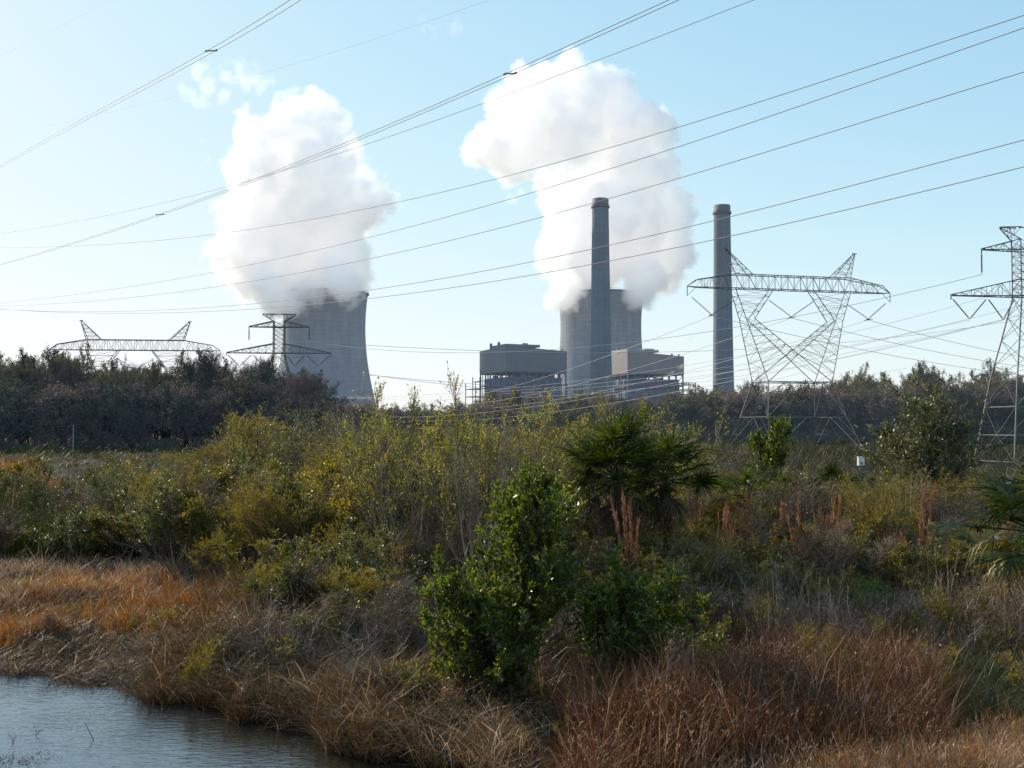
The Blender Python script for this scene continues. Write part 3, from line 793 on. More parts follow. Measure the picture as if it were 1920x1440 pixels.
def steam(name, D, pix, label, cat, dens=.07, nscale=.022, edge=16, namp=3.2, pad=4, vox=4, seed=1, dep=.35, em=.0, step=.5, aniso=.35, grow=1.0):
    g = np.random.default_rng(seed); sc = D/F; balls = []
    for q in pix:
        x, y, r = q[:3]; off = q[3] if len(q) > 3 else 0
        p = W(x, y, D+off+g.uniform(-1, 1)*r*sc*dep); r = r*grow; balls.append((p[0], p[1], p[2], r*sc, 1))
    me = steam_mesh(name, balls, pad, vox); me.materials.clear()
    me.materials.append(steam_mat(name+'_vapour', balls, dens, nscale, edge, namp, em=em, step=step, aniso=aniso))
    o = link(name, me); tag(o, label, cat); return o
PK = dict(dens=.11, em=.075, grow=1.08, nscale=.026, namp=7.8, edge=8, pad=10, step=.33)
PL = [(425,505,36),(415,470,30),(455,545,28,-20),(545,568,28,-62),(520,552,38,-50),(590,540,30,-50),(640,528,40,-50),(560,545,30,-60),(500,520,50,-20),(440,500,42),(470,470,66),(560,480,78),(640,500,58,-20),(675,515,30,-20),(450,410,46),(520,410,90),(610,400,88),(670,385,62),(725,385,26),(500,330,74),(600,320,72),(660,345,45),(560,255,66),(605,230,44),(550,215,36),(475,250,40),(465,228,22),(650,285,34),(592,205,28)]
PR = [(1058,545,34,-55),(1200,548,30,-50),(1055,480,56),(1115,490,66),(1210,528,46,-35),(1262,470,42),(1235,410,68),(1160,420,90),(1060,420,34),(1205,330,66),(1140,330,66),(1180,260,78),(1130,190,68),(1070,150,46),(1010,155,44),(985,125,22),(1030,215,66),(960,200,50),(925,265,46),(895,290,26),(960,320,34),(975,360,16),(1225,220,26),(1100,270,60),(1095,330,46),(1185,330,80),(950,285,48),(990,245,55),(1045,300,30),(1225,300,40),(1000,320,20),(1050,385,44),(1040,335,40),(1075,250,60),(1085,430,50),(1250,520,36)]
steam('steam_plume', 1100, PL, 'billowing white steam plume rising from the cooling tower behind the small pylon', 'steam plume', seed=3, **PK)
steam('steam_plume', 1110, PR, 'white steam plume leaning left above the cooling tower behind the chimney', 'steam plume', seed=4, **PK)
_g = np.random.default_rng(12)
def scraps(path, n, r):
    path = np.array(path, float); out_ = []
    for _ in range(n):
        k = _g.integers(0, len(path)-1); t = _g.random(); q = path[k]*(1-t)+path[k+1]*t+_g.normal(0, r*.9, 2)
        out_.append((q[0], q[1], r*_g.uniform(.45, 1.15)))
    return out_
WK = dict(nscale=.055, edge=7, namp=7.5, pad=5, vox=3)
steam('steam_wisp', 1200, scraps([(362,205),(375,150),(400,175),(425,150),(440,125),(480,130),(468,160)], 34, 15), 'ragged scrap of steam drifting above the left plume', 'steam wisp', dens=.034, em=.05, seed=8, **WK)
steam('steam_wisp', 1200, scraps([(800,75),(812,42),(845,50),(865,42),(850,72)], 16, 9), 'faint small scrap of steam near the top edge of the sky', 'steam wisp', dens=.016, em=.05, seed=9, **WK)
steam('steam_wisp', 1200, scraps([(372,280),(392,294)], 7, 7), 'tiny faint steam scrap left of the plume', 'steam wisp', dens=.010, em=.05, seed=10, **WK)
steam('steam_wisp', 900, [(1294,634,8),(1292,650,5),(1286,660,3)], 'small upright puff venting above the roof corner by the chimney', 'steam puff', dens=.06, nscale=.12, edge=4, namp=3.0, pad=2, vox=1.2, seed=11)
steam('steam_wisp', 890, [(1278,688,8),(1272,690,6),(1284,687,5),(1262,698,5),(1255,702,4)], 'small white puff in front of the tan boiler house', 'steam puff', dens=.12, nscale=.12, edge=4, namp=3.0, pad=2, vox=1.2, seed=12)
# ------------------------------------------------------------------ plant materials
M_bark = plain('grey_bark', (.17, .13, .10), .9, scale=6)
M_bark_dark = plain('dark_bark', (.06, .048, .038), .9, scale=4)
M_twig = leafmat('dry_twig', [(0, (0.120, 0.080, 0.054)), (.6, (0.228, 0.165, 0.118)), (1, (0.408, 0.319, 0.226))], .6, 0, .3, patch=.8)
M_gloss = leafmat('glossy_evergreen_leaf', [(0, (0.030, 0.047, 0.007)), (.6, (0.055, 0.085, 0.011)), (1, (0.138, 0.155, 0.017))], .34, .40, 1.0, .1, tint=(4.2, 3.6, .6))
M_dull = leafmat('dull_green_leaf', [(0, (0.077, 0.078, 0.015)), (.6, (0.147, 0.124, 0.025)), (1, (0.292, 0.218, 0.053))], .46, .48, .65, .3, tint=(1.9, 1.75, .6), patch=.5)
M_silver = leafmat('grey_green_leaf', [(0, (0.064, 0.074, 0.027)), (.6, (0.122, 0.123, 0.048)), (1, (0.259, 0.235, 0.127))], .44, .4, .75, .25, tint=(1.5, 1.5, .7), patch=.5)
M_olive = leafmat('olive_feathery_leaf', [(0, (0.086, 0.089, 0.013)), (.6, (0.171, 0.149, 0.022)), (1, (0.327, 0.231, 0.033))], .6, .5, .3, .25, tint=(1.9, 1.6, .4), patch=.5)
M_will = leafmat('yellow_willow_leaf', [(0, (0.132, 0.147, 0.020)), (.6, (0.264, 0.242, 0.035)), (1, (0.440, 0.357, 0.060))], .45, .5, .4, .15, tint=(1.5, 1.4, .45))
M_palm = leafmat('palm_leaf', [(0, (.015, .030, .006)), (.6, (.032, .052, .011)), (1, (.09, .10, .03))], .5, .35, .25, .1, tint=(2.2, 2.0, .4))
M_palmdry = leafmat('dry_palm_leaf', [(0, (.13, .10, .06)), (.6, (.30, .26, .17)), (1, (.5, .46, .36))], .5, .35, .4, .1)
M_tree = [leafmat('far_leaf_dark_green', [(0, (.025, .032, .024)), (.6, (.050, .056, .032)), (1, (.12, .11, .055))], .8, .28, .08, .45, patch=.3),
          leafmat('far_leaf_olive', [(0, (0.050, 0.048, 0.020)), (.6, (0.106, 0.090, 0.036)), (1, (0.188, 0.144, 0.050))], .8, .28, .08, .45, patch=.3),
          leafmat('far_twig_brown', [(0, (0.075, 0.055, 0.042)), (.6, (0.144, 0.101, 0.075)), (1, (0.237, 0.161, 0.115))], .7, .2, .2, .45, patch=.3),
          leafmat('far_twig_red', [(0, (0.088, 0.052, 0.040)), (.6, (0.175, 0.086, 0.060)), (1, (0.275, 0.138, 0.090))], .7, .25, .2, .45, patch=.3)]
M_straw = leafmat('pale_straw', [(0, (0.156, 0.103, 0.066)), (.5, (0.396, 0.276, 0.182)), (.9, (0.660, 0.494, 0.352)), (1, (0.960, 0.805, 0.638))], .45, .35, .2, 0, tint=(1.3, 1.1, .85), patch=.7)
M_reed = leafmat('green_reed', [(0, (0.018, 0.027, 0.007)), (.6, (0.042, 0.051, 0.015)), (.9, (0.102, 0.090, 0.036)), (1, (0.252, 0.228, 0.156))], .45, .35, .2, 0, tint=(1.6, 1.5, .5), patch=.7)
M_red = leafmat('russet_grass', [(0, (0.047, 0.021, 0.012)), (.55, (0.131, 0.060, 0.026)), (.9, (0.252, 0.145, 0.071)), (1, (0.460, 0.371, 0.282))], .45, .35, .2, 0, tint=(1.7, 1.2, .7), patch=.6)
M_orange = leafmat('orange_grass', [(0, (0.126, 0.054, 0.014)), (.5, (0.306, 0.135, 0.027)), (.9, (0.468, 0.242, 0.062)), (1, (0.630, 0.450, 0.270))], .5, .45, .15, 0, tint=(1.5, 1.2, .6), patch=.7)
M_tan = leafmat('tan_grass', [(0, (0.097, 0.065, 0.038)), (.5, (0.240, 0.164, 0.092)), (.9, (0.432, 0.315, 0.186)), (1, (0.781, 0.654, 0.473))], .45, .35, .2, 0, tint=(1.4, 1.15, .8), patch=.7)
M_dry = leafmat('brown_litter_stalk', [(0, (0.070, 0.037, 0.018)), (.5, (0.152, 0.087, 0.042)), (.9, (0.268, 0.166, 0.084)), (1, (0.607, 0.425, 0.236))], .45, .25, .2, 0, patch=.8)
M_moss = leafmat('low_green_weed', [(0, (0.023, 0.035, 0.010)), (.6, (0.051, 0.067, 0.016)), (1, (0.101, 0.109, 0.039))], .5, .35, .4, 0, patch=.8)

for m_ in M_tree: haze_glow(m_, (.011, .016, .024))
# ------------------------------------------------------------------ plant prototypes: (stem mesh, leaf mesh)
def shrub_proto(name, seed, H=2.2, Wd=1.0, stems=9, br=5, tw=5, nl=7, L=.06, wd=.022, mleaf=None, mstem=None, up=.25, lean=.5, r=.012, wob=.12, t0=.25, twl=.22, six=False, upn=.6, bra=45, bottom=None):
    g = np.random.default_rng(seed)
    mb = MB(); lf = MB()
    a = g.uniform(0, 6.283, stems); ln = g.uniform(.05, 1, stems)*lean
    d = np.stack([np.cos(a)*ln*Wd, np.sin(a)*ln*Wd, np.ones(stems)], 1)
    st = np.stack([g.normal(0, .10, stems)*Wd, g.normal(0, .10, stems)*Wd, np.full(stems, -.05)], 1)
    hs = H*g.uniform(.65, 1.0, stems)*(1-.25*ln)
    s1 = shoots(g, st, d, hs, 6, wob*.7, .06)
    tubes(mb, s1, np.full(stems, r)*g.uniform(.7, 1.2, stems), np.full(stems, r*.3), 4, g.uniform(0, 1, stems))
    n2 = stems*br
    p, dd, LL, ix, t = side(g, s1, n2, t0, .97, bra, H*.34, up, lambda t: 1.25-t)
    s2 = shoots(g, p, dd, LL, 4, wob, .10); tubes(mb, s2, np.full(n2, r*.45), np.full(n2, r*.16), 3, g.uniform(0, 1, n2))
    n3 = n2*tw
    p, dd, LL, ix, t = side(g, s2, n3, .2, 1, 42, H*.0+twl, up*.8)
    s3 = shoots(g, p, dd, LL, 3, wob, .08); tubes(mb, s3, np.full(n3, r*.2), np.full(n3, r*.10), 3, g.uniform(0, 1, n3))
    if nl > 0:
        n4 = n3*nl; i3 = g.integers(0, n3, n4); tt = g.uniform(.1, 1, n4); p, d3 = along(s3, i3, tt)
        q = unit(g.normal(0, 1, (n4, 3))); d4 = unit(d3*.8+q*.8+np.array([0, 0, .15]))
        vv = np.clip(g.beta(2, 2.4, n4)+g.normal(0, .12, n3)[i3], 0, 1)
        leaves(lf, g, p, d4, g.uniform(.6, 1.25, n4)*L, g.uniform(.7, 1.2, n4)*wd, v=vv, six=six, upn=upn)
    return (mb.mesh(name+'_stems', mstem or M_twig), lf.mesh(name+'_foliage', mleaf) if nl > 0 else None)

def plant(name, proto, loc, rz, sc, label=None, cat='shrub', group=None, parts=('stems', 'foliage'), sxy=None):
    root = empty(name, loc, rz)
    root.scale = (sc*(sxy or 1), sc*(sxy or 1), sc)
    tag(root, label, cat, group)
    for pn, me in zip(parts, proto):
        if me is not None: link(pn, me, root)
    return root

def tree_proto(name, seed, H=13.0, Wd=4.2, mleaf=None, n=5200, ls=.38, bare=False, low=.12):
    """tapered trunk, limbs, branchlets and clumped leaf faces"""
    g = np.random.default_rng(seed); mb = MB(); lf = MB()
    s0 = shoots(g, np.array([[0, 0, -.3]]), np.array([[g.normal(0, .05), g.normal(0, .05), 1]]), np.array([H*.82]), 8, .06, .05)
    tubes(mb, s0, [H*.017], [H*.004], 6)
    nl_ = 28
    p, d, LL, ix, t = side(g, s0, nl_, low+.06, .98, 55, Wd*1.15, .35, lambda t: 1.25-.75*t)
    s1 = shoots(g, p, d, LL, 5, .14, .10); tubes(mb, s1, H*.0065*(1.3-t), np.full(nl_, .02), 4)
    n2 = nl_*7; p, d, LL, ix, t = side(g, s1, n2, .25, 1, 45, Wd*.42, .3); s2 = shoots(g, p, d, LL, 4, .18, .12); tubes(mb, s2, np.full(n2, .035), np.full(n2, .012), 3)
    n3 = n2*(9 if bare else 4); p, d, LL, ix, t = side(g, s2, n3, .2, 1, 42, Wd*.20, .3); s3 = shoots(g, p, d, LL, 3, .2, .12)
    (tubes(lf if bare else mb, s3, np.full(n3, .022), np.full(n3, .011), 3, g.uniform(0, 1, n3)))
    i3 = g.integers(0, n3, n); tt = g.uniform(.2, 1, n); p, d3 = along(s3, i3, tt)
    p = p+g.normal(0, ls*(.45 if not bare else .3), (n, 3))
    dens = g.normal(0, .16, n3)[i3]
    leaves(lf, g, p, unit(g.normal(0, 1, (n, 3))+np.array([0, 0, .2])), g.uniform(.5, 1.3, n)*ls, g.uniform(.5, 1.1, n)*ls*(.55 if not bare else .18), v=np.clip(g.beta(2, 2.5, n)+dens, 0, 1))
    return (mb.mesh(name+'_trunk', M_bark_dark if not bare else M_bark), lf.mesh(name+'_crown', mleaf))

TR = [[tree_proto('broad_evergreen', 20+i, 13, 5.2, M_tree[0], 15000, .34, low=.0) for i in range(3)],
      [tree_proto('olive_oak', 30+i, 12, 5.4, M_tree[1], 15000, .33, low=.0) for i in range(2)],
      [tree_proto('bare_grey_tree', 40+i, 13, 4.6, M_tree[2], 8000, .36, True, low=.02) for i in range(4)],
      [tree_proto('red_budding_tree', 50, 12, 4.6, M_tree[3], 8000, .36, True, low=.02)]]
def recol(pr, mt, nm):
    me = pr[1].copy(); me.name = nm; me.materials.clear(); me.materials.append(mt); tk = pr[0].copy(); tk.materials.clear(); tk.materials.append(M_hbark); return (tk, me)
M_hbark = plain('hazy_bark', (.13, .12, .12), .9)  # bark and leaf copies below are paler, with distance haze painted in
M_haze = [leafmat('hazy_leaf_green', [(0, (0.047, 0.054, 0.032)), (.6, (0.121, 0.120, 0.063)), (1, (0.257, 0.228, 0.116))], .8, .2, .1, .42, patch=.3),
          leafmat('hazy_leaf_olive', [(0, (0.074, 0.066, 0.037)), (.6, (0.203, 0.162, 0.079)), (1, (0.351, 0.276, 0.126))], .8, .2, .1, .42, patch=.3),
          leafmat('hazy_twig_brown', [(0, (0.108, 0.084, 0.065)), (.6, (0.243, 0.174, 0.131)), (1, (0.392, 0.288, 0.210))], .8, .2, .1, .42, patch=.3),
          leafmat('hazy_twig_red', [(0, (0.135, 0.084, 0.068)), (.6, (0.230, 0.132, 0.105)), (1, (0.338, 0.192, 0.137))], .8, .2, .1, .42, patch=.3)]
for m_ in M_haze+[M_hbark]: haze_glow(m_, (.014, .020, .029))
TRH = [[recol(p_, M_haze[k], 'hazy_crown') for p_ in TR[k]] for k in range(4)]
TL = ['dense evergreen tree in the dark woods on the left', 'olive green oak in the dark woods on the left', 'nearly leafless grey brown tree in the dark woods on the left', 'tree with reddish buds in the dark woods on the left']
TRR = ['dense evergreen tree in the hazy woods behind the lattice pylons', 'olive green tree in the hazy woods behind the lattice pylons', 'bare brown tree in the hazy woods behind the lattice pylons', 'tree with reddish buds in the hazy woods behind the lattice pylons']
TCC = ['evergreen tree in the far woods below the boiler houses', 'olive tree in the far woods below the boiler houses', 'leafless grey tree in the far woods below the boiler houses', 'tree with reddish buds in the far woods below the boiler houses']
g = np.random.default_rng(77)
def wood(xs, D0, D1, top, weights, labs, group, rows, jit, TS=None):
    TS = TS or TR
    for r_ in range(rows):
        for px in xs:
            D = D0+(D1-D0)*(r_+g.uniform(0, .8))/max(rows, 1); x = px+g.uniform(-1, 1)*jit
            k = int(g.choice(4, p=weights)); pr = TS[k][int(g.integers(len(TS[k])))]
            c = W(x, 800, D); gz = float(hgt(c[0], D))
            ht = W(x, top(x)+(g.uniform(-16, 6) if k > 1 else g.uniform(-4, 22))+(10*r_ if False else 0), D)[2]-gz
            s = ht/(13 if k != 1 else 12)*1.03
            o = plant('woodland_tree', pr, (c[0], D, gz), g.uniform(0, 6.28), s, labs[k], 'tree', group, ('trunk', 'crown'), sxy=g.uniform(.85, 1.15)*(15/13)/max(s, .6)*1.0)
topL = lambda x: 9*math.sin(x*.21)+7*math.sin(x*.097+1)+float(np.interp(x, [-200, 0, 60, 110, 170, 230, 300, 360, 430, 470, 520, 560, 600, 640, 680], [690, 692, 690, 678, 690, 706, 704, 694, 686, 700, 716, 712, 712, 745, 790]))
wood(np.arange(-190, 520, 34), 205, 250, topL, [.28, .28, .34, .10], TL, 'trees of the dark woods on the left', 3, 14)
wood(np.arange(500, 612, 28), 190, 215, lambda x: topL(x), [.05, .30, .35, .30], TL, 'trees of the dark woods on the left', 2, 10)
topR = lambda x: 7*math.sin(x*.19)+6*math.sin(x*.083+1)+float(np.interp(x, [1250, 1330, 1400, 1440, 1500, 1560, 1620, 1700, 1760, 1800, 1860, 1950, 2200], [752, 746, 735, 742, 742, 722, 712, 722, 700, 722, 716, 712, 705]))
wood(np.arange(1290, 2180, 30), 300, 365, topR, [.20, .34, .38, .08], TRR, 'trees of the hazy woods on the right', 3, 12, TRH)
topC = lambda x: float(np.interp(x, [640, 760, 850, 900, 1000, 1100, 1200, 1300, 1350], [792, 785, 768, 752, 748, 750, 752, 748, 752]))
UH = None
US = [tree_proto('understorey_bush', 60+i, 6, 4.6, M_tree[i % 3], 10000, .34, low=.0) for i in range(3)]
UH = [recol(p_, M_haze[i % 3], 'hazy_bush_crown') for i, p_ in enumerate(US)]
def understorey(xs, D, h, lab, group, jit):
    UU = US if D < 250 else UH
    for px in xs:
        x = px+g.uniform(-1, 1)*jit; d = D+g.uniform(-6, 6); c = W(x, 800, d)
        plant('understorey_bush', UU[int(g.integers(3))], (c[0], d, float(hgt(c[0], d))), g.uniform(0, 6.28), h/6*g.uniform(.8, 1.25), lab, 'bush', group, ('trunk', 'crown'), sxy=1.25)
understorey(np.arange(-190, 560, 26), 196, 7.5, 'dark bush at the foot of the woods on the left', 'bushes under the left woods', 12)
understorey(np.arange(520, 615, 26), 184, 6.0, 'dark bush at the foot of the woods on the left', 'bushes under the left woods', 12)
understorey(np.arange(1280, 2180, 26), 290, 9.0, 'hazy bush at the foot of the woods on the right', 'bushes under the right woods', 12)
understorey(np.arange(612, 1330, 26), 420, 8.0, 'grey green bush at the foot of the far central woods', 'bushes under the central woods', 10)
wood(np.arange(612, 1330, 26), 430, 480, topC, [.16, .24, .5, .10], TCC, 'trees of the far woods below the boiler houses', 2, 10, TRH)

# ------------------------------------------------------------------ low cover as stuff
def gp(px, py, z=.5):
    """ground point under a photo pixel"""
    Y = 30.0
    for _ in range(12):
        p_ = W(px, py, Y); q = W(px, py, Y*1.01)
        s = (q[2]-p_[2])/(Y*.01); Y = Y+(z-p_[2])/s
    return W(px, py, Y)
def inpoly(P, poly):
    x, y = P[:, 0], P[:, 1]; n = len(poly); ins = np.zeros(len(P), bool); j = n-1
    for i in range(n):
        xi, yi = poly[i]; xj, yj = poly[j]
        c = ((yi > y) != (yj > y)) & (x < (xj-xi)*(y-yi)/((yj-yi)+1e-9)+xi); ins ^= c; j = i
    return ins
def patch(poly, n, seed, clump=.5, thin=None):
    """n points inside a ground polygon, clumped"""
    r = np.random.default_rng(seed); po = np.array(poly); lo = po.min(0); hi = po.max(0); out_ = []
    tot = 0
    while tot < n:
        P = r.uniform(lo, hi, (n*2, 2)); P = P[inpoly(P, po)]
        f = .5+.5*np.sin(P[:, 0]*2.1+1.3*np.sin(P[:, 1]*1.7))*np.sin(P[:, 1]*2.4+1.1*np.sin(P[:, 0]*1.3+seed))
        P = P[r.random(len(P)) < (1-clump)+clump*f]
        P = P[(P[:, 1]-shore(P[:, 0])) > .02]
        out_.append(P); tot += len(P)
        if len(P) == 0: break
    return np.concatenate(out_)[:n]
def pixpoly(L_): return [tuple(gp(a, b)[:2]) for a, b in L_]
def grass(name, poly, n, H, wd, m, label, seed, lean=.3, curl=.5, clump=.5, seg=3, hv=.35, cat='grass', z0=0, kind='stuff', az=None, tuft=22, tr=.13, gl=.05):
    r = np.random.default_rng(seed); tn = max(1, n//tuft); C = patch(poly, tn, seed, clump); n = n//tuft*tuft; mb = MB()
    ix = r.integers(0, len(C), n); off = r.normal(0, tr, (n, 2)); P = C[ix]+off
    ok = (P[:, 1]-shore(P[:, 0])) > .05; P = P[ok]; ix = ix[ok]; off = off[ok]; n = len(P)
    th_ = np.clip(r.normal(1, .3, len(C)), .4, 1.7); tv = r.normal(0, .16, len(C))
    hs = H*np.clip(r.normal(1, hv, n), .2, 2.0)*th_[ix]
    v = np.clip(r.beta(1.6, 2.4, n)+tv[ix], 0, .92); v[r.random(n) < gl] = 2.2  # a few blades take the brightest colour as painted glints
    a0 = np.arctan2(off[:, 1], off[:, 0]) if az is None else r.normal(az, 1.3, n)
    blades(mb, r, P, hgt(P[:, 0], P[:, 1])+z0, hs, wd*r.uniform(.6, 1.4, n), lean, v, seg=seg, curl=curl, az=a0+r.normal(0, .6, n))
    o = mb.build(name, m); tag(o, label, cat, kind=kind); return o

# base litter everywhere near, lying stalks
PIX = [(-80, 1262), (200, 1288), (340, 1318), (500, 1343), (640, 1385), (780, 1445), (1000, 1560), (2060, 1560), (2060, 1060), (-80, 1060)]
near_poly = [(-15, 20), (-8, 19.5), (-4, 17.5), (-1.5, 15), (0, 12), (2, 11), (11, 11), (18, 34), (-20, 34)]
grass('dead_grass_litter', near_poly, 48000, .20, .015, M_dry, 'flattened brown dead stalks littering the bank', 100, lean=1.3, curl=1.0, clump=.35)
grass('dead_grass_litter', [(-24, 33), (24, 33), (44, 75), (-44, 75)], 20000, .5, .025, M_dry, 'dense brown stalks growing between the farther shrubs', 101, lean=.5, curl=.7, clump=.3)
grass('scrub_cover', [(-60, 74), (60, 74), (150, 205), (-150, 205)], 46000, .65, .05, M_moss, 'low grey green scrub field reaching the edge of the woods', 102, lean=.5, curl=.6, clump=.6, tr=.7)
grass('scrub_cover', [(-80, 140), (80, 140), (170, 260), (-170, 260)], 14000, 1.5, .07, M_moss, 'tall grey green scrub at the foot of the woods', 104, lean=.4, curl=.5, clump=.3, tr=1.0)
grass('scrub_cover', [(-60, 74), (60, 74), (150, 230), (-150, 230)], 26000, .8, .05, M_dry, 'low brown scrub field reaching the edge of the woods', 103, lean=.5, curl=.6, clump=.7, tr=.7)
# left bank
grass('shore_litter', [(-16, 21.5), (-10.4, 21.7), (-7.9, 20.6), (-6.2, 19.4), (-6.0, 21), (-8, 23.5), (-11, 25.5), (-18, 26)], 15000, .13, .012, M_dry, 'dark matted debris on the muddy shore', 130, lean=1.8, curl=1.2, clump=.2, tr=.2, gl=.03)
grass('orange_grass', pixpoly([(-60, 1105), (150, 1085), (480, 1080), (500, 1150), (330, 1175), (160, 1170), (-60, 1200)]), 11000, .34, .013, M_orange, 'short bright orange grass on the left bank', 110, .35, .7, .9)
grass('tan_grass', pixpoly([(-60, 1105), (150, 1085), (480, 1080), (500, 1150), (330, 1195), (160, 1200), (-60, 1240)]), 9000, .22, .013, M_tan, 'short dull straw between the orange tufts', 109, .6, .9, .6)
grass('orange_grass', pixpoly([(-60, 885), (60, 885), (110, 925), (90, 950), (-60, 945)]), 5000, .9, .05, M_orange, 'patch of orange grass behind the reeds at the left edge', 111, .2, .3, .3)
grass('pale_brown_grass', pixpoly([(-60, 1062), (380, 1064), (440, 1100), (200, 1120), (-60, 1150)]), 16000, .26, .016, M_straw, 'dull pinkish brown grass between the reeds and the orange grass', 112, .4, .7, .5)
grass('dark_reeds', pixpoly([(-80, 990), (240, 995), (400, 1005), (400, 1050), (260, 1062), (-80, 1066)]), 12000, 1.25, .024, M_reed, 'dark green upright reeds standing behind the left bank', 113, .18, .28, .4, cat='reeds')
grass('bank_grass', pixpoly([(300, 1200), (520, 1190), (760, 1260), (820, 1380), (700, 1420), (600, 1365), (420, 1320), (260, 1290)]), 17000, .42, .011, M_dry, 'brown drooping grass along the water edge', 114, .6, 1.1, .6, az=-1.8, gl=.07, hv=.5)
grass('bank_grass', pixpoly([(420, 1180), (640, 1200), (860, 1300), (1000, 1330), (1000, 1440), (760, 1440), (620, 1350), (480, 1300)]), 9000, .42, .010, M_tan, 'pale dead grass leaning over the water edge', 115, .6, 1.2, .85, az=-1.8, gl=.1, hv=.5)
# right side
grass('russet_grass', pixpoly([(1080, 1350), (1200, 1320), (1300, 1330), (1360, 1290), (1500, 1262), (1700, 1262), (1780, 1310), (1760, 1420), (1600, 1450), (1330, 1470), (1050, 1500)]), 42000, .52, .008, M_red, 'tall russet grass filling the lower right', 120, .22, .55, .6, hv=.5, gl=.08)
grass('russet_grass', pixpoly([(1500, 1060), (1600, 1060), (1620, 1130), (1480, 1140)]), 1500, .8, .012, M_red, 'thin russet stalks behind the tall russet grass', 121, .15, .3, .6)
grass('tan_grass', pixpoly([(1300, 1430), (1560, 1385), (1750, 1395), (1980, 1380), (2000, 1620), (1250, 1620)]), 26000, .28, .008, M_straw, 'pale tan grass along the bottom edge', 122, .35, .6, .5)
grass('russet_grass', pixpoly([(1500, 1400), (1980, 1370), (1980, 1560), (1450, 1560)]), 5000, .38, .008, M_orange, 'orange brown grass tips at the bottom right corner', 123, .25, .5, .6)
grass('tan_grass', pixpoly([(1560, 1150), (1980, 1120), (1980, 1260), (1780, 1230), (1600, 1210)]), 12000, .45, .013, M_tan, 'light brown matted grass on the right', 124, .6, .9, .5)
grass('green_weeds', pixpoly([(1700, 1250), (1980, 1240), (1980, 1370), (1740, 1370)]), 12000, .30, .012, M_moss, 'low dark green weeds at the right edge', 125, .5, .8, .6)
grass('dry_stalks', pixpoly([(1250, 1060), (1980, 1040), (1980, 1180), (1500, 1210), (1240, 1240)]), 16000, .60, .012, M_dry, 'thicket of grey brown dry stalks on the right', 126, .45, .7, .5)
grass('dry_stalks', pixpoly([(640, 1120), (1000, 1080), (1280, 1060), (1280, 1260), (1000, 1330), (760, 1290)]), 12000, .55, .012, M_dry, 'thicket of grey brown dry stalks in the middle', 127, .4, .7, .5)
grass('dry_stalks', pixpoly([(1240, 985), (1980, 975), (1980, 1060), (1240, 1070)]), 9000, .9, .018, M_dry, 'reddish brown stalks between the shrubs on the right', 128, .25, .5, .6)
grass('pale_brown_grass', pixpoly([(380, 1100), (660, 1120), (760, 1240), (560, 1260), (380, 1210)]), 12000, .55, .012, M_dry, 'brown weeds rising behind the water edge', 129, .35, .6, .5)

def seed_glints(poly, n, z0, z1, label, seed, m=None, L=.075, wd=.010):  # bright dashes at the grass tips: seed heads with glints painted in
    r = np.random.default_rng(seed); P = patch(poly, n, seed, .7); n = len(P)
    p = np.stack([P[:, 0], P[:, 1], hgt(P[:, 0], P[:, 1])+r.uniform(z0, z1, n)], 1)
    d = unit(np.stack([r.normal(.3, .5, n), r.normal(0, .5, n), r.uniform(.3, 1.2, n)], 1)); mb = MB()
    leaves(mb, r, p, d, r.uniform(.5, 1.3, n)*L, wd, six=True, v=r.beta(2.5, 1.5, n)); tag(mb.build('seed_heads', m or M_straw), label, 'grass heads', kind='stuff')
seed_glints(pixpoly([(1060, 1340), (1300, 1300), (1500, 1262), (1740, 1262), (1760, 1420), (1330, 1470), (1050, 1500)]), 4500, .3, .62, 'curled pale seed heads with painted glints over the russet grass', 140)
seed_glints(pixpoly([(1300, 1420), (1980, 1370), (2000, 1600), (1250, 1600)]), 3800, .15, .4, 'curled pale seed heads with painted glints along the bottom edge', 141)
seed_glints(pixpoly([(1240, 1080), (1980, 1060), (1980, 1260), (1300, 1280)]), 3000, .3, .9, 'pale dead leaf scraps with painted glints in the thicket on the right', 142, M_tan)
seed_glints(pixpoly([(300, 1210), (560, 1190), (1000, 1310), (1000, 1430), (700, 1400), (480, 1330)]), 2600, .1, .45, 'pale dead leaf scraps with painted glints along the water edge', 143, M_tan)
def edge_thicket(x0, x1, y0, y1, h, n, m, label, seed, ls=.34):
    r = np.random.default_rng(seed); X = r.uniform(x0, x1, n); Y = r.uniform(y0, y1, n); top = h*(.6+.4*np.sin(X*.31+seed)*np.sin(X*.13)+.15*np.sin(X*1.1))
    p = np.stack([X, Y, hgt(X, Y)+r.uniform(0, 1, n)**.8*top], 1); mb = MB()
    leaves(mb, r, p, r.normal(0, 1, (n, 3)), r.uniform(.5, 1.3, n)*ls, r.uniform(.5, 1.1, n)*ls*.6); tag(mb.build('edge_thicket', m), label, 'undergrowth', kind='stuff')
edge_thicket(-125, -22, 189, 194, 4.5, 42000, M_tree[0], 'dark leafy undergrowth along the foot of the left woods', 1)
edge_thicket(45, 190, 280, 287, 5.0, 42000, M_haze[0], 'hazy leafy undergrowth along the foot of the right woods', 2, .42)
edge_thicket(-85, 85, 405, 412, 6.0, 26000, M_haze[1], 'hazy leafy undergrowth along the foot of the central woods', 3, .55)
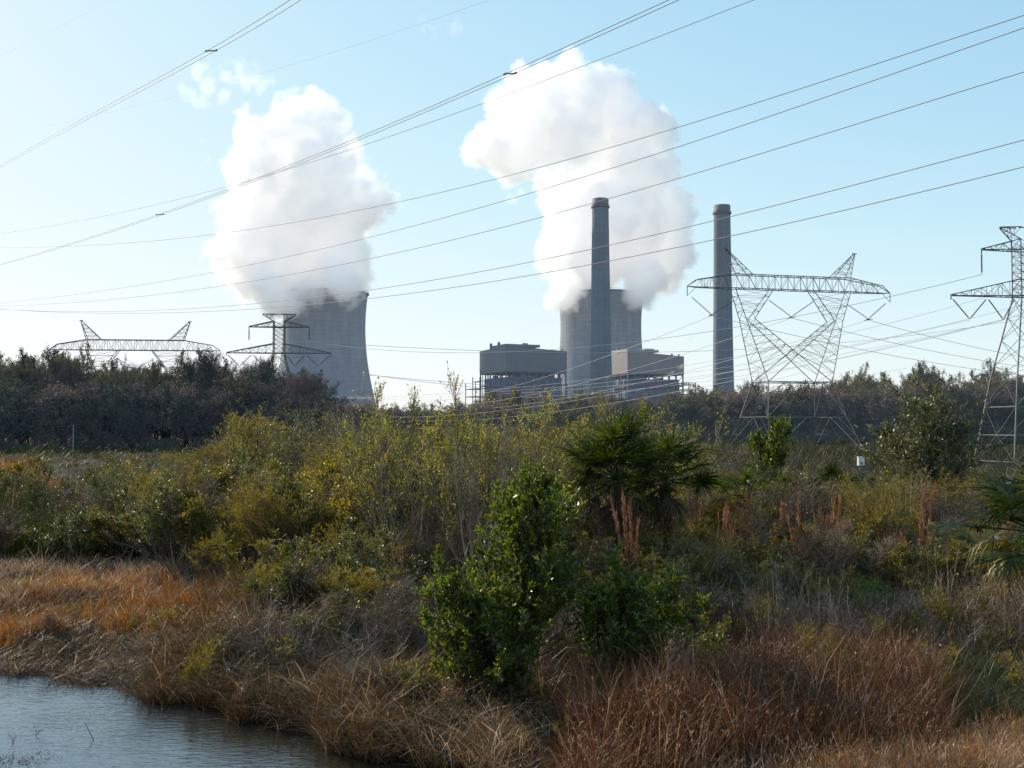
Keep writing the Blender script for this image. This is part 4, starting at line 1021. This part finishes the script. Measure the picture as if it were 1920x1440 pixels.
# ------------------------------------------------------------------ shrub thicket
P_green = [shrub_proto('green_shrub', 200+i, 2.3, 1.3, 11, 7, 7, 12, .075, .034, M_dull, lean=.7) for i in range(3)]
P_silver = [shrub_proto('grey_green_shrub', 210+i, 2.2, 1.3, 11, 7, 7, 11, .07, .034, M_silver, lean=.7) for i in range(2)]
P_olive = [shrub_proto('olive_shrub', 220+i, 2.2, 1.2, 13, 7, 9, 12, .07, .012, M_olive, lean=.65, twl=.3) for i in range(2)]
P_brown = [shrub_proto('brown_shrub', 230+i, 2.1, 1.3, 15, 8, 10, 2, .05, .024, M_dry, lean=.7, r=.013, twl=.34, wob=.2) for i in range(3)]
P_will = [shrub_proto('willow', 240+i, 3.6, 1.1, 6, 9, 5, 5, .075, .022, M_will, lean=.42, r=.020, twl=.30, bra=34, up=.5, upn=.2) for i in range(3)]
P_lime = [shrub_proto('bright_green_shrub', 250, 1.6, 1.1, 9, 6, 6, 9, .07, .026, leafmat('bright_green_leaf', [(0, (.03, .07, .012)), (.6, (.06, .13, .018)), (1, (.13, .20, .03))], .45, .45, .4, .1, tint=(1.8, 1.8, .4)), lean=.6)]
KINDS = dict(green=(P_green, 'green_shrub', 'leafy dull green shrub in the thicket', 2.3),
             silver=(P_silver, 'grey_green_shrub', 'grey green shrub with glinting leaves in the thicket', 2.2),
             olive=(P_olive, 'olive_shrub', 'feathery olive yellow shrub in the thicket', 2.2),
             brown=(P_brown, 'bare_shrub', 'leafless brown twiggy shrub in the thicket', 2.1),
             lime=(P_lime, 'bright_green_shrub', 'small bright green bush in the thicket', 1.6))
g = np.random.default_rng(909)
def region_ok(px, Y, X):
    gy = 800+4.5*F/Y
    if Y-shore(X) < 1.6: return False
    if px < 400 and gy > 1062: return False
    if 400 <= px < 480 and gy > 1062+(px-400)*1.1: return False
    if 480 <= px < 640 and gy > 1150+(px-480)*.45: return False
    if px > 1300 and gy > 1130: return False
    if 640 <= px < 800 and gy > 1240: return False
    if 800 <= px <= 1300 and gy > 1215: return False
    return True
topS = lambda x: float(np.interp(x, [-200, 0, 180, 300, 360, 420, 520, 640, 720, 900, 1100, 1300, 1345, 1500, 1640, 1800, 2100], [858, 855, 845, 850, 830, 815, 805, 792, 790, 785, 785, 805, 880, 893, 888, 885, 880]))
def mixof(px, gy):
    # green, silver, olive, brown, lime
    if px < 330: return [.36, .34, .12, .16, .02]
    if px < 640: return [.30, .12, .32, .22, .04]
    if px < 1000: return [.17, .10, .20, .50, .03]
    if px < 1350: return [.18, .10, .20, .50, .02]
    return [.22, .22, .14, .40, .02]
gy_ = lambda Y: 800+4.5*F/Y
cnt = 0
for Y0, Y1, nrow, h0, h1 in ((21, 25, 1, 1.0, 1.5), (25, 29, 1, 1.1, 1.8), (29, 34, 1, 1.3, 2.1), (34, 40, 1, 1.6, 2.5), (40, 48, 1, 1.9, 2.9), (48, 58, 1, 2.1, 3.1), (58, 72, 1, 2.2, 3.2), (72, 92, 1, 2.2, 3.2), (92, 120, 1, 2.2, 3.0), (120, 150, 1, 2.4, 3.4), (150, 182, 1, 2.6, 4.0)):
    Ym = (Y0+Y1)/2; half = Ym*.52
    step = {21: .75, 25: .82, 29: .92, 34: 1.15, 40: 1.45, 48: 1.9, 58: 2.6, 72: 3.6, 92: 4.6, 120: 5.5, 150: 6.0}[Y0]
    for X in np.arange(-half, half, step):
        Y = g.uniform(Y0, Y1); x = X+g.uniform(-.5, .5)*step; px = 960+x/Y*F
        if not region_ok(px, Y, x): continue
        k = str(g.choice(list(KINDS), p=mixof(px, 0))); prs, nm, lab, H0 = KINDS[k]
        h = g.uniform(h0, h1)*1.25
        zt = CAMH-(topS(px)+g.uniform(-6, 22)-800)/F*Y
        if 560 < px < 1340 and Y > 24: h *= 1.0+.45*min(1, (Y-24)/8)
        if k == 'lime': h *= .6
        gz = float(hgt(x, Y)); h = max(.7, min(h, zt-gz))
        if px > 1300 and Y < 40: h = min(h, 2.1)
        if px < 640 and Y < 36: h = min(h, 2.0)
        s = h/H0
        plant(nm, prs[int(g.integers(len(prs)))], (x, Y, gz), g.uniform(0, 6.28), s, lab, 'shrub', 'shrubs of the thicket', sxy=g.uniform(1.0, 1.35)/max(s, .5)**.5); cnt += 1
print('thicket', cnt)
# ------------------------------------------------------------------ particular plants
def put(name, proto, px, D, top, H0, label, cat='shrub', group=None, rz=0.0, sxy=1.0, parts=('stems', 'foliage')):
    c = W(px, 800, D); gz = float(hgt(c[0], D)); h = W(px, top, D)[2]-gz
    return plant(name, proto, (c[0], D, gz), rz, h/H0, label, cat, group, parts, sxy)
P_laurel = shrub_proto('laurel', 306, 4.3, .6, 4, 32, 7, 12, .115, .040, M_gloss, M_bark_dark, lean=.16, r=.03, twl=.36, six=True, t0=.04, bra=60, upn=.8, up=.35)
P_laurel2 = shrub_proto('laurel_low', 301, 2.8, 1.1, 11, 11, 8, 12, .115, .040, M_gloss, M_bark_dark, lean=.6, r=.022, twl=.32, six=True, t0=.05, bra=55, upn=.8)
put('evergreen_shrub', P_laurel, 970, 18.6, 842, 3.75, 'tall glossy dark green shrub in the middle of the foreground', sxy=.9)
put('evergreen_shrub', P_laurel2, 945, 17.9, 1165, 2.7, 'low glossy bush at the foot of the tall glossy shrub', sxy=.95, rz=4)
put('evergreen_shrub', P_laurel2, 895, 18.0, 1090, 2.3, 'low glossy bush spreading left of the tall glossy shrub', sxy=1.0, rz=1)
put('evergreen_shrub', P_laurel2, 1180, 18.0, 1035, 2.75, 'rounded glossy green shrub right of the tall glossy one', sxy=.98, rz=2.2)
P_sap = shrub_proto('laurel_sapling', 302, .9, .8, 3, 5, 3, 6, .11, .035, M_gloss, M_bark_dark, lean=.3, r=.008, twl=.10, six=True, t0=.2, bra=45)
put('sapling', P_sap, 1042, 15.6, 1322, .9, 'small leafy sapling at the edge of the russet grass', 'sapling')
# rounded feathery bush and companions on the left
P_round = shrub_proto('feathery_bush', 310, 5.0, 1.1, 16, 9, 10, 16, .11, .014, M_olive, lean=.42, r=.03, twl=.55, t0=.2, bra=48)
put('feathery_bush', P_round, 482, 50, 772, 4.9, 'rounded feathery olive green bush standing against the dark woods', 'bush', sxy=1.45)
put('feathery_bush', P_round, 405, 48, 828, 4.9, 'smaller olive bush left of the rounded feathery one', 'bush', sxy=1.5, rz=2)
P_tall = shrub_proto('tall_shrub', 311, 5.2, 1.1, 12, 9, 8, 9, .085, .042, M_silver, lean=.4, r=.028, twl=.42, wob=.17, t0=.2)
P_tall2 = shrub_proto('tall_twiggy_shrub', 312, 5.2, 1.1, 12, 9, 9, 2, .08, .035, M_dull, lean=.4, r=.03, twl=.5, wob=.22, t0=.2)
for px, D, tp, k, lab in ((556, 47, 765, 0, 'tall grey green shrub right of the feathery bush'), (606, 50, 742, 1, 'tall twiggy shrub in front of the left half of the cooling tower'), (650, 46, 748, 0, 'tall grey green shrub covering the foot of the cooling tower'), (672, 52, 762, 1, 'twiggy shrub at the right foot of the cooling tower'), (350, 44, 838, 0, 'grey green shrub left of the olive bushes'), (205, 42, 848, 0, 'silvery shrub in front of the dark woods')):
    put('tall_shrub', (P_tall, P_tall2)[k], px, D, tp, 5.0, lab, rz=px*.1, sxy=.9)
# willows
g = np.random.default_rng(31)
WL = [(705,788,33),(738,745,30),(768,728,29),(802,765,31),(845,778,33),(905,712,27),(938,772,32),(978,748,29),(1012,778,31),(1060,752,30),(1096,772,33),(1132,742,29),(1170,765,31),(1212,775,34),(1258,786,33),(1302,792,35),(430,800,44),(660,800,36),(885,800,28),(1040,800,27)]
WP = [shrub_proto('tall_willow', 320+i, 5.0, 1.1, 5, 11, 6, 5, .085, .030, M_will, lean=.42, r=.022, twl=.38, bra=40, up=.5, upn=.2, t0=.42) for i in range(3)]
for i, (px, tp, D) in enumerate(WL):
    put('willow_sapling', WP[i % 3], px+g.uniform(-4, 4), D, tp-30, 4.9, 'slender willow sapling with sparse yellow green leaves', 'sapling', 'yellow leaved willow saplings', rz=g.uniform(0, 6), sxy=g.uniform(.75, 1.0))
# two trees on the right
M_grol = leafmat('grey_olive_leaf', [(0, (.06, .065, .035)), (.6, (.11, .115, .06)), (1, (.22, .22, .13))], .42, .4, .8, .1, tint=(1.6, 1.5, .6))
P_rt = shrub_proto('round_leaf_tree', 330, 7.2, 1.2, 9, 15, 10, 14, .13, .07, M_grol, M_bark, lean=.34, r=.04, twl=.55, t0=.06, bra=52, upn=.3)
put('small_tree', P_rt, 1728, 45, 690, 6.8, 'sparse round-leaved tree on the right in front of the woods', 'tree', sxy=1.2, parts=('trunk', 'crown'))
P_dt = shrub_proto('dark_tree', 331, 5.4, 1.2, 6, 13, 10, 18, .13, .07, M_gloss, M_bark_dark, lean=.28, r=.04, twl=.42, t0=.3, bra=50)
put('small_tree', P_dt, 1450, 58, 775, 5.3, 'small dark green tree between the legs of the wide pylon', 'tree', sxy=.8, parts=('trunk', 'crown'))
# low twig tangles
g = np.random.default_rng(41)
P_tan = [shrub_proto('twig_tangle', 340+i, 1.1, 1.3, 11, 6, 4, 0, .05, .02, None, lean=1.0, r=.013, twl=.26, wob=.38, t0=.1, bra=60) for i in range(3)]
for i in range(120):
    if i < 60: px, py = g.uniform(1230, 1960), g.uniform(1070, 1230)
    else: px, py = g.uniform(480, 1280), g.uniform(1110, 1300)
    p = gp(px, py)
    if p[1]-shore(p[0]) < .8 or (abs(px-960) < 150 and py > 1230): continue
    plant('twig_tangle', P_tan[i % 3], (p[0], p[1], float(hgt(p[0], p[1]))), g.uniform(0, 6.28), g.uniform(.7, 1.6), 'low leafless tangle of grey brown twigs', 'shrub', 'leafless twig tangles in the lower thicket')

# ---- plume grass
def plume_proto(seed, n=8, H=1.5):
    g = np.random.default_rng(seed); mb = MB(); lf = MB()
    a = g.uniform(0, 6.283, n); d = np.stack([np.cos(a)*.24, np.sin(a)*.24, np.ones(n)], 1)
    s = shoots(g, np.stack([g.normal(0, .09, n), g.normal(0, .09, n), np.zeros(n)], 1), d, H*g.uniform(.5, 1.05, n), 5, .08, .02)
    tubes(mb, s, np.full(n, .006), np.full(n, .002), 3, g.uniform(0, 1, n))
    m_ = n*170; ix = g.integers(0, n, m_); t = g.uniform(.55, 1, m_)**.9; p, dd = along(s, ix, t)
    leaves(lf, g, p, unit(dd*1.2+unit(g.normal(0, 1, (m_, 3)))*1.0), g.uniform(.05, .13, m_), np.full(m_, .012))
    mb2 = n*10; xy = g.normal(0, .10, (mb2, 2)); blades(mb, g, xy, np.zeros(mb2), H*.5*g.uniform(.5, 1.2, mb2), .012, .3, curl=.6)
    return (mb.mesh('plume_grass_stalks', M_red), lf.mesh('plume_grass_heads', leafmat('orange_plume', [(0, (.14, .065, .035)), (.6, (.27, .14, .08)), (1, (.50, .33, .22))], .6, .5, .1, .1, tint=(1.5, 1.2, .9))))
PP = [plume_proto(400+i) for i in range(3)]
for i, (px, tp, D, lab) in enumerate(((1181, 905, 24, 'tall orange seed plumes in front of the palm trunk'), (1722, 908, 30, 'tallest orange seed plumes on the right, below the round-leaved tree'), (1378, 930, 31, None), (1392, 922, 32, None), (1402, 918, 31.5, None), (1452, 932, 32, None), (1540, 945, 31, None), (1552, 940, 32, None), (1570, 925, 33, None), (1575, 945, 30, None), (1618, 948, 33, None), (1300, 925, 33, None), (1690, 960, 29, None), (1340, 935, 30, None), (1500, 950, 28, None), (1880, 960, 28, None))):
    o = put('plume_grass', PP[i % 3], px, D, tp, 1.5, lab or 'small clump of orange seed plumes among the shrubs on the right', 'grass clump', 'orange plume grass clumps', rz=i, parts=('stalks', 'seed_heads'))
    s_ = o.scale[2]; o.scale = (.8 if i < 2 else .5+.4*((i*7) % 3)/2,)*2+(s_*(1 if i < 2 else .82+.3*((i*5) % 4)/3),)

# ---- palms
def frond_mesh(seed, Lp=.8, Lb=.85, n=40, spread=125, m=None, droop=.35):
    """palmetto leaf: petiole along +x from the origin, then a fan of narrow blades"""
    g = np.random.default_rng(seed); mb = MB()
    t = np.linspace(0, 1, 6); pet = np.stack([t*Lp, 0*t, -.10*Lp*t**2], 1)
    tubes(mb, pet[None], [.014], [.009], 4, [.5])
    c = pet[-1]; th = np.radians(np.linspace(-spread, spread, n))+g.normal(0, .025, n)
    d = np.stack([np.cos(th), np.sin(th), .18*np.abs(np.sin(th))+g.normal(0, .05, n)], 1); d = unit(d)
    L = Lb*(1-.35*(np.abs(th)/np.radians(spread))**2)*g.uniform(.85, 1.08, n)
    s = np.stack([-np.sin(th), np.cos(th), 0*th], 1)
    rows = []
    for k in range(6):
        u = k/5; w_ = (.010+.026*min(u*2.4, 1))*(1-max(0, u-.35)/.65)**.8*.5+.001
        q = c+d*(L*u)[:, None]; q[:, 2] -= droop*L*u**2.6*g.uniform(.5, 1.5, n)*1.0
        rows += [q-s*w_+np.array([0, 0, .008]), q+s*w_]
    V = np.stack(rows, 1); b = (np.arange(n)*12)[:, None, None]
    mb.add(V, b+np.array([[2*i, 2*i+1, 2*i+3, 2*i+2] for i in range(5)])[None], a=np.repeat(g.uniform(0, 1, n), 12))
    return mb.mesh('palm_frond', m or M_palm)
FR = [frond_mesh(500, .85, .9), frond_mesh(501, .7, .95, 38, 115, droop=.5), frond_mesh(502, 1.0, .8, 42, 130, droop=.25)]
M_brownf = leafmat('dead_brown_frond', [(0, (.04, .028, .018)), (1, (.13, .095, .06))], .7, .2, .2, .1)
FDB = frond_mesh(505, .5, .8, 30, 80, M_brownf, .9)
FD = frond_mesh(503, .6, .8, 30, 80, M_palmdry, .9)
M_yel = leafmat('yellowing_palm_leaf', [(0, (.06, .07, .015)), (.6, (.16, .14, .03)), (1, (.35, .27, .08))], .4, .35, .4, .1, tint=(1.7, 1.4, .4))
FY = frond_mesh(504, .7, .85, 34, 100, M_yel, .7)
def palm(px, D, cyy, label, nf=24, sc=1.0, seed=1, ndry=4, ybias=0, elev=(85, -25), name='palmetto'):
    g = np.random.default_rng(seed); c = W(px, cyy, D); gz = float(hgt(c[0], D)); H = c[2]-gz
    root = empty(name, (c[0], D, gz)); tag(root, label, 'palm')
    mb = MB(); tt = np.linspace(0, 1, 9); rad = .13*sc
    pts = np.stack([.05*np.sin(tt*3), .03*tt, tt*H-.05], 1)[None]; tubes(mb, pts, [rad*1.15], [rad*.9], 10)
    for k in range(int(H*26)):                       # old leaf bases
        a = k*2.4; z = H*(.15+.85*k/max(1, H*26)); p = np.array([math.cos(a)*rad, math.sin(a)*rad, z]); q = p+np.array([math.cos(a)*.10*sc, math.sin(a)*.10*sc, .16*sc])
        tubes(mb, np.array([[p, q]]), [.028*sc], [.012*sc], 4, [.4])
    mb.build('trunk', M_bark_dark, root)
    for k in range(nf):
        f = k/(nf-1); me = FR[k % 3]
        if ybias and f > .8: me = FY
        el = R(elev[0]+(elev[1]-elev[0])*f**.9+g.uniform(-7, 7)); az = k*2.399+g.uniform(-.2, .2)
        o = link('frond', me, root); o.location = (0, 0, H); o.rotation_euler = (g.uniform(-.5, .5), -el, az); o.scale = (sc*g.uniform(.85, 1.1),)*3
    for k in range(ndry):
        o = link('dry_frond', FD if H < 2.6 else FDB, root); o.location = (0, 0, H-.1*sc); o.rotation_euler = (g.uniform(-.3, .3), R(g.uniform(25, 65)), g.uniform(0, 6.28)); o.scale = (sc,)*3
    return root
palm(1155, 27, 900, 'large dark palmetto with a trunk behind the orange plumes', 34, 1.08, 1, 6, elev=(88, -12))
palm(1248, 28.5, 900, 'palmetto crown just right of the large one', 30, 1.0, 2, 4, elev=(88, -12))
palm(1945, 21, 1000, 'palmetto cut off by the right edge of the frame', 28, 1.1, 3, 2, ybias=1, elev=(70, -30))
palm(1392, 36, 935, 'low palmetto with pale bleached fronds', 10, .85, 4, 7, elev=(75, 5), name='saw_palmetto')
palm(1455, 40, 930, 'low green palmetto right of the bleached one', 12, .9, 5, 1, elev=(75, 0), name='saw_palmetto')
palm(1556, 42, 925, 'low yellowing palmetto under the white marker box', 12, .9, 6, 2, ybias=1, elev=(75, 0), name='saw_palmetto')
palm(1500, 30, 1035, 'small green palmetto hidden in the dry stalks', 7, .7, 7, 1, elev=(80, 20), name='saw_palmetto')
palm(1842, 27, 1050, 'small palmetto with a yellow drooping frond near the right edge', 6, .8, 8, 2, ybias=1, elev=(70, 0), name='saw_palmetto')

# ------------------------------------------------------------------ small things
M_white = plain('white_painted_steel', (.78, .76, .70), .5, var=.06)
c = W(1614, 866, 112); root = empty('marker_box', (c[0], 112, c[2]-.9)); tag(root, 'white box on a post beyond the shrubs on the right', 'utility box')
mb = MB(); box(mb, (0, 0, .95), (.62, .45, .86)); mb.build('cabinet', M_white, root)
mb = MB(); box(mb, (0, 0, 1.41), (.70, .53, .06)); mb.build('lid', M_white, root)
mb = MB(); box(mb, (0, 0, .2), (.2, .2, .62)); mb.build('post', M_galv, root)
c = W(137, 845, 186); root = empty('service_pole', (c[0], 186, float(hgt(c[0], 186)))); tag(root, 'short wooden pole with a side bracket before the dark woods', 'pole')
mb = MB(); tubes(mb, np.array([[(0, 0, 0), (0, 0, 4.8)]], float), [.15], [.11], 8); mb.build('post', plain('grey_pole_wood', (.28, .26, .25), .8), root)
mb = MB(); bars(mb, [(-.5, 0, 4.7)], [(1.3, 0, 4.9)], .12); mb.build('bracket', M_galv2, root)
p = gp(963, 1421, .1); root = empty('fishing_float', (p[0], p[1], float(hgt(p[0], p[1]))+.07)); tag(root, 'small orange float stranded on the mud at the bottom edge', 'float')
M_or = plain('orange_plastic', (.75, .24, .03), .4)
mb = MB(); lathe(mb, [(.001, -.05), (.03, -.045), (.048, -.02), (.052, 0), (.046, .025), (.03, .04), (.012, .05), (.001, .052)], 16); mb.build('body', M_or, root, True)
mb = MB(); lathe(mb, [(.011, .05), (.011, .075), (.001, .077)], 10); mb.build('stem', M_white, root, True)
# stick and reed stems standing in the pond
def at_water(px, py): return gp(px, py, 0.0)
p = at_water(175, 1387); q = p+np.array([-.14, 0, .26])
mb = MB(); tubes(mb, np.array([[p-(q-p)*.3-p, (q-p)*.5+np.array([0, 0, .01]), q-p]]), [.008], [.005], 5); o = mb.build('stick', M_twig); o.location = p; tag(o, 'dark stick leaning out of the pond', 'stick')
for px, py, lab in ((24, 1392, 'looped reed stem standing in the pond near the left edge'), (68, 1380, 'thin reed stem in the pond right of the looped one')):
    p = at_water(px, py); r_ = np.random.default_rng(px); mb = MB(); s_ = shoots(r_, np.zeros((4, 3)), np.array([[.1, 0, 1], [-.15, 0, 1], [.25, .1, .8], [0, .1, 1]]), np.array([.2, .24, .16, .12]), 5, .25)
    tubes(mb, s_, np.full(4, .004), np.full(4, .002), 3); o = mb.build('reed_stem', M_dry); o.location = p; tag(o, lab, 'reed')
r_ = np.random.default_rng(9); mb = MB(); P = []
for _ in range(900):
    if _ < 420: px, py = r_.normal(20, 45), r_.normal(1428, 8)
    elif _ < 620: px, py = r_.normal(640, 60), r_.normal(1385, 14)
    else:
        px = r_.uniform(0, 760); py = 1272+px*.14+abs(r_.normal(0, 9))
    P.append(at_water(px, py))
P = np.array(P); P = P[(P[:, 1]-shore(P[:, 0])) < .3]
leaves(mb, r_, P+np.array([0, 0, .008]), unit(np.stack([r_.normal(0, 1, len(P)), r_.normal(0, 1, len(P)), r_.uniform(0, .5, len(P))], 1)), r_.uniform(.02, .06, len(P)), .012, upn=2)
tag(mb.build('floating_weeds', M_bark_dark), 'scraps of dead weed floating along the pond edge', 'pond weed', kind='stuff')

# shrubs crowding round the palmetto trunks and the plume grass
g = np.random.default_rng(55)
for px, D, h, k in ((1110, 25, 2.2, 'brown'), (1150, 24.6, 1.7, 'green'), (1235, 25.4, 2.1, 'green'), (1275, 25.5, 2.2, 'silver'), (1310, 26, 2.2, 'olive'), (1215, 24.2, 1.5, 'brown'), (1090, 26, 2.4, 'green'), (1330, 27, 2.2, 'brown'),
                    (1400, 29, 2.0, 'green'), (1450, 29.5, 1.8, 'olive'), (1515, 29, 1.6, 'brown'), (1560, 29, 1.8, 'green'), (1600, 30, 1.9, 'silver'), (1650, 28, 1.8, 'brown'), (1690, 27, 1.7, 'green'), (1750, 28, 2.0, 'silver'), (1790, 27, 1.8, 'green'), (1840, 29, 2.0, 'olive'), (1480, 27, 1.5, 'silver'), (1560, 26, 1.3, 'olive'),
                    (1420, 25, 1.4, 'olive'), (1360, 26, 1.6, 'silver'), (1620, 25, 1.3, 'lime'), (1320, 23, 1.2, 'brown'), (1260, 22.5, 1.2, 'green')):
    prs, nm, lab, H0 = KINDS[k]; c = W(px, 800, D); s = h/H0
    plant(nm, prs[int(g.integers(len(prs)))], (c[0], D, float(hgt(c[0], D))), g.uniform(0, 6.28), s, lab, 'shrub', 'shrubs of the thicket', sxy=1.15/max(s, .5)**.35)
for px, D, tp, lab in ((905, 26.5, 742, 'gaunt bare sapling with thin upright twigs above the willows'), (720, 32, 770, 'twiggy brown shrub among the willows left of centre'), (1000, 30, 785, 'twiggy brown shrub among the willows near the tall glossy shrub')):
    put('bare_sapling', P_tall2, px, D, tp, 5.0, lab, 'sapling', rz=px, sxy=.6)

P_stalk = []
for k in range(2):
    g = np.random.default_rng(600+k); mb = MB(); n = 6
    sh = shoots(g, np.stack([g.normal(0, .15, n), g.normal(0, .15, n), np.zeros(n)], 1), np.stack([g.normal(0, .12, n), g.normal(0, .12, n), np.ones(n)], 1), g.uniform(.8, 1.9, n), 6, .05)
    tubes(mb, sh, np.full(n, .007), np.full(n, .003), 3, g.uniform(.5, 1, n)); p_, d_, LL_, i_, t_ = side(g, sh, 30, .5, 1, 35, .22, .3); tubes(mb, shoots(g, p_, d_, LL_, 3, .15), np.full(30, .003), np.full(30, .0015), 3, g.uniform(.4, 1, 30))
    P_stalk.append(mb.mesh('dead_stalk_stems', M_twig))
g = np.random.default_rng(61)
for i in range(46):
    px, py = (g.uniform(1440, 1580), g.uniform(1080, 1220)) if i < 12 else ((g.uniform(1240, 1940), g.uniform(1060, 1260)) if i < 30 else (g.uniform(480, 900), g.uniform(1120, 1290)))
    p = gp(px, py)
    if p[1]-shore(p[0]) < .5: continue
    o = link('dead_stalk', P_stalk[i % 2]); o.location = (p[0], p[1], float(hgt(p[0], p[1]))); o.rotation_euler = (0, 0, g.uniform(0, 6)); o.scale = (1, 1, g.uniform(.6, 1.1))
    tag(o, 'thin pale dead stalks standing up out of the thicket', 'dead stalk', 'dead stalks rising from the thicket')

# low leafy weeds and small bushes breaking up the grass on the right and on the bank
P_weed = [shrub_proto('leafy_weed', 700, .7, 1.1, 8, 5, 4, 7, .045, .02, M_dull, lean=.8, r=.005, twl=.10), shrub_proto('leafy_weed_brown', 701, .8, 1.0, 9, 6, 4, 5, .04, .018, M_tan, lean=.6, r=.005, twl=.12), shrub_proto('leafy_weed_olive', 702, .7, 1.0, 8, 6, 5, 7, .045, .010, M_olive, lean=.7, r=.005, twl=.12)]
g = np.random.default_rng(71); wl = ['low green weed in the grass', 'low brown leafed weed in the grass', 'low olive weed in the grass']
for i in range(190):
    if i < 110: px, py = g.uniform(1240, 1960), g.uniform(1080, 1340)
    elif i < 150: px, py = g.uniform(380, 900), g.uniform(1120, 1330)
    else: px, py = g.uniform(40, 520), g.uniform(1050, 1200)
    p = gp(px, py)
    if p[1]-shore(p[0]) < .4: continue
    k = int(g.choice(3, p=[.4, .35, .25]))
    plant('leafy_weed', P_weed[k], (p[0], p[1], float(hgt(p[0], p[1]))), g.uniform(0, 6.28), g.uniform(.6, 1.4)*(.5 if i >= 150 else 1), wl[k], 'weed', 'low weeds scattered through the grass')
# bigger shrubs filling the brush left of the glossy shrubs and across the right
g = np.random.default_rng(83)
fill = [(g.uniform(430, 800), g.uniform(21.5, 27), g.uniform(1.1, 2.0)) for _ in range(26)]+[(g.uniform(1310, 1920), D_, None) for D_ in g.uniform(33, 50, 34)]+[(g.uniform(300, 720), D_, None) for D_ in g.uniform(30, 46, 30)]+[(g.uniform(1360, 1900), D_, None) for D_ in g.uniform(52, 75, 26)]
for px, D, h in fill:
    c = W(px, 800, D); gz = float(hgt(c[0], D))
    if D-shore(c[0]) < 1.5 or (h and 800+4.5*F/D > 1150+max(0, px-480)*.45): continue
    if h is None: h = W(px, g.uniform(868, 905) if px > 1000 else g.uniform(825, 900) if px > 380 else g.uniform(850, 900), D)[2]-gz
    if abs(px-1614) < 40 and D > 30: h *= .7
    k = str(g.choice(['green', 'silver', 'olive', 'brown'], p=[.3, .15, .25, .3])); prs, nm, lab, H0 = KINDS[k]; s = h/H0
    plant(nm, prs[int(g.integers(len(prs)))], (c[0], D, gz), g.uniform(0, 6.28), s, lab, 'shrub', 'shrubs of the thicket', sxy=1.2/max(s, .5)**.4)
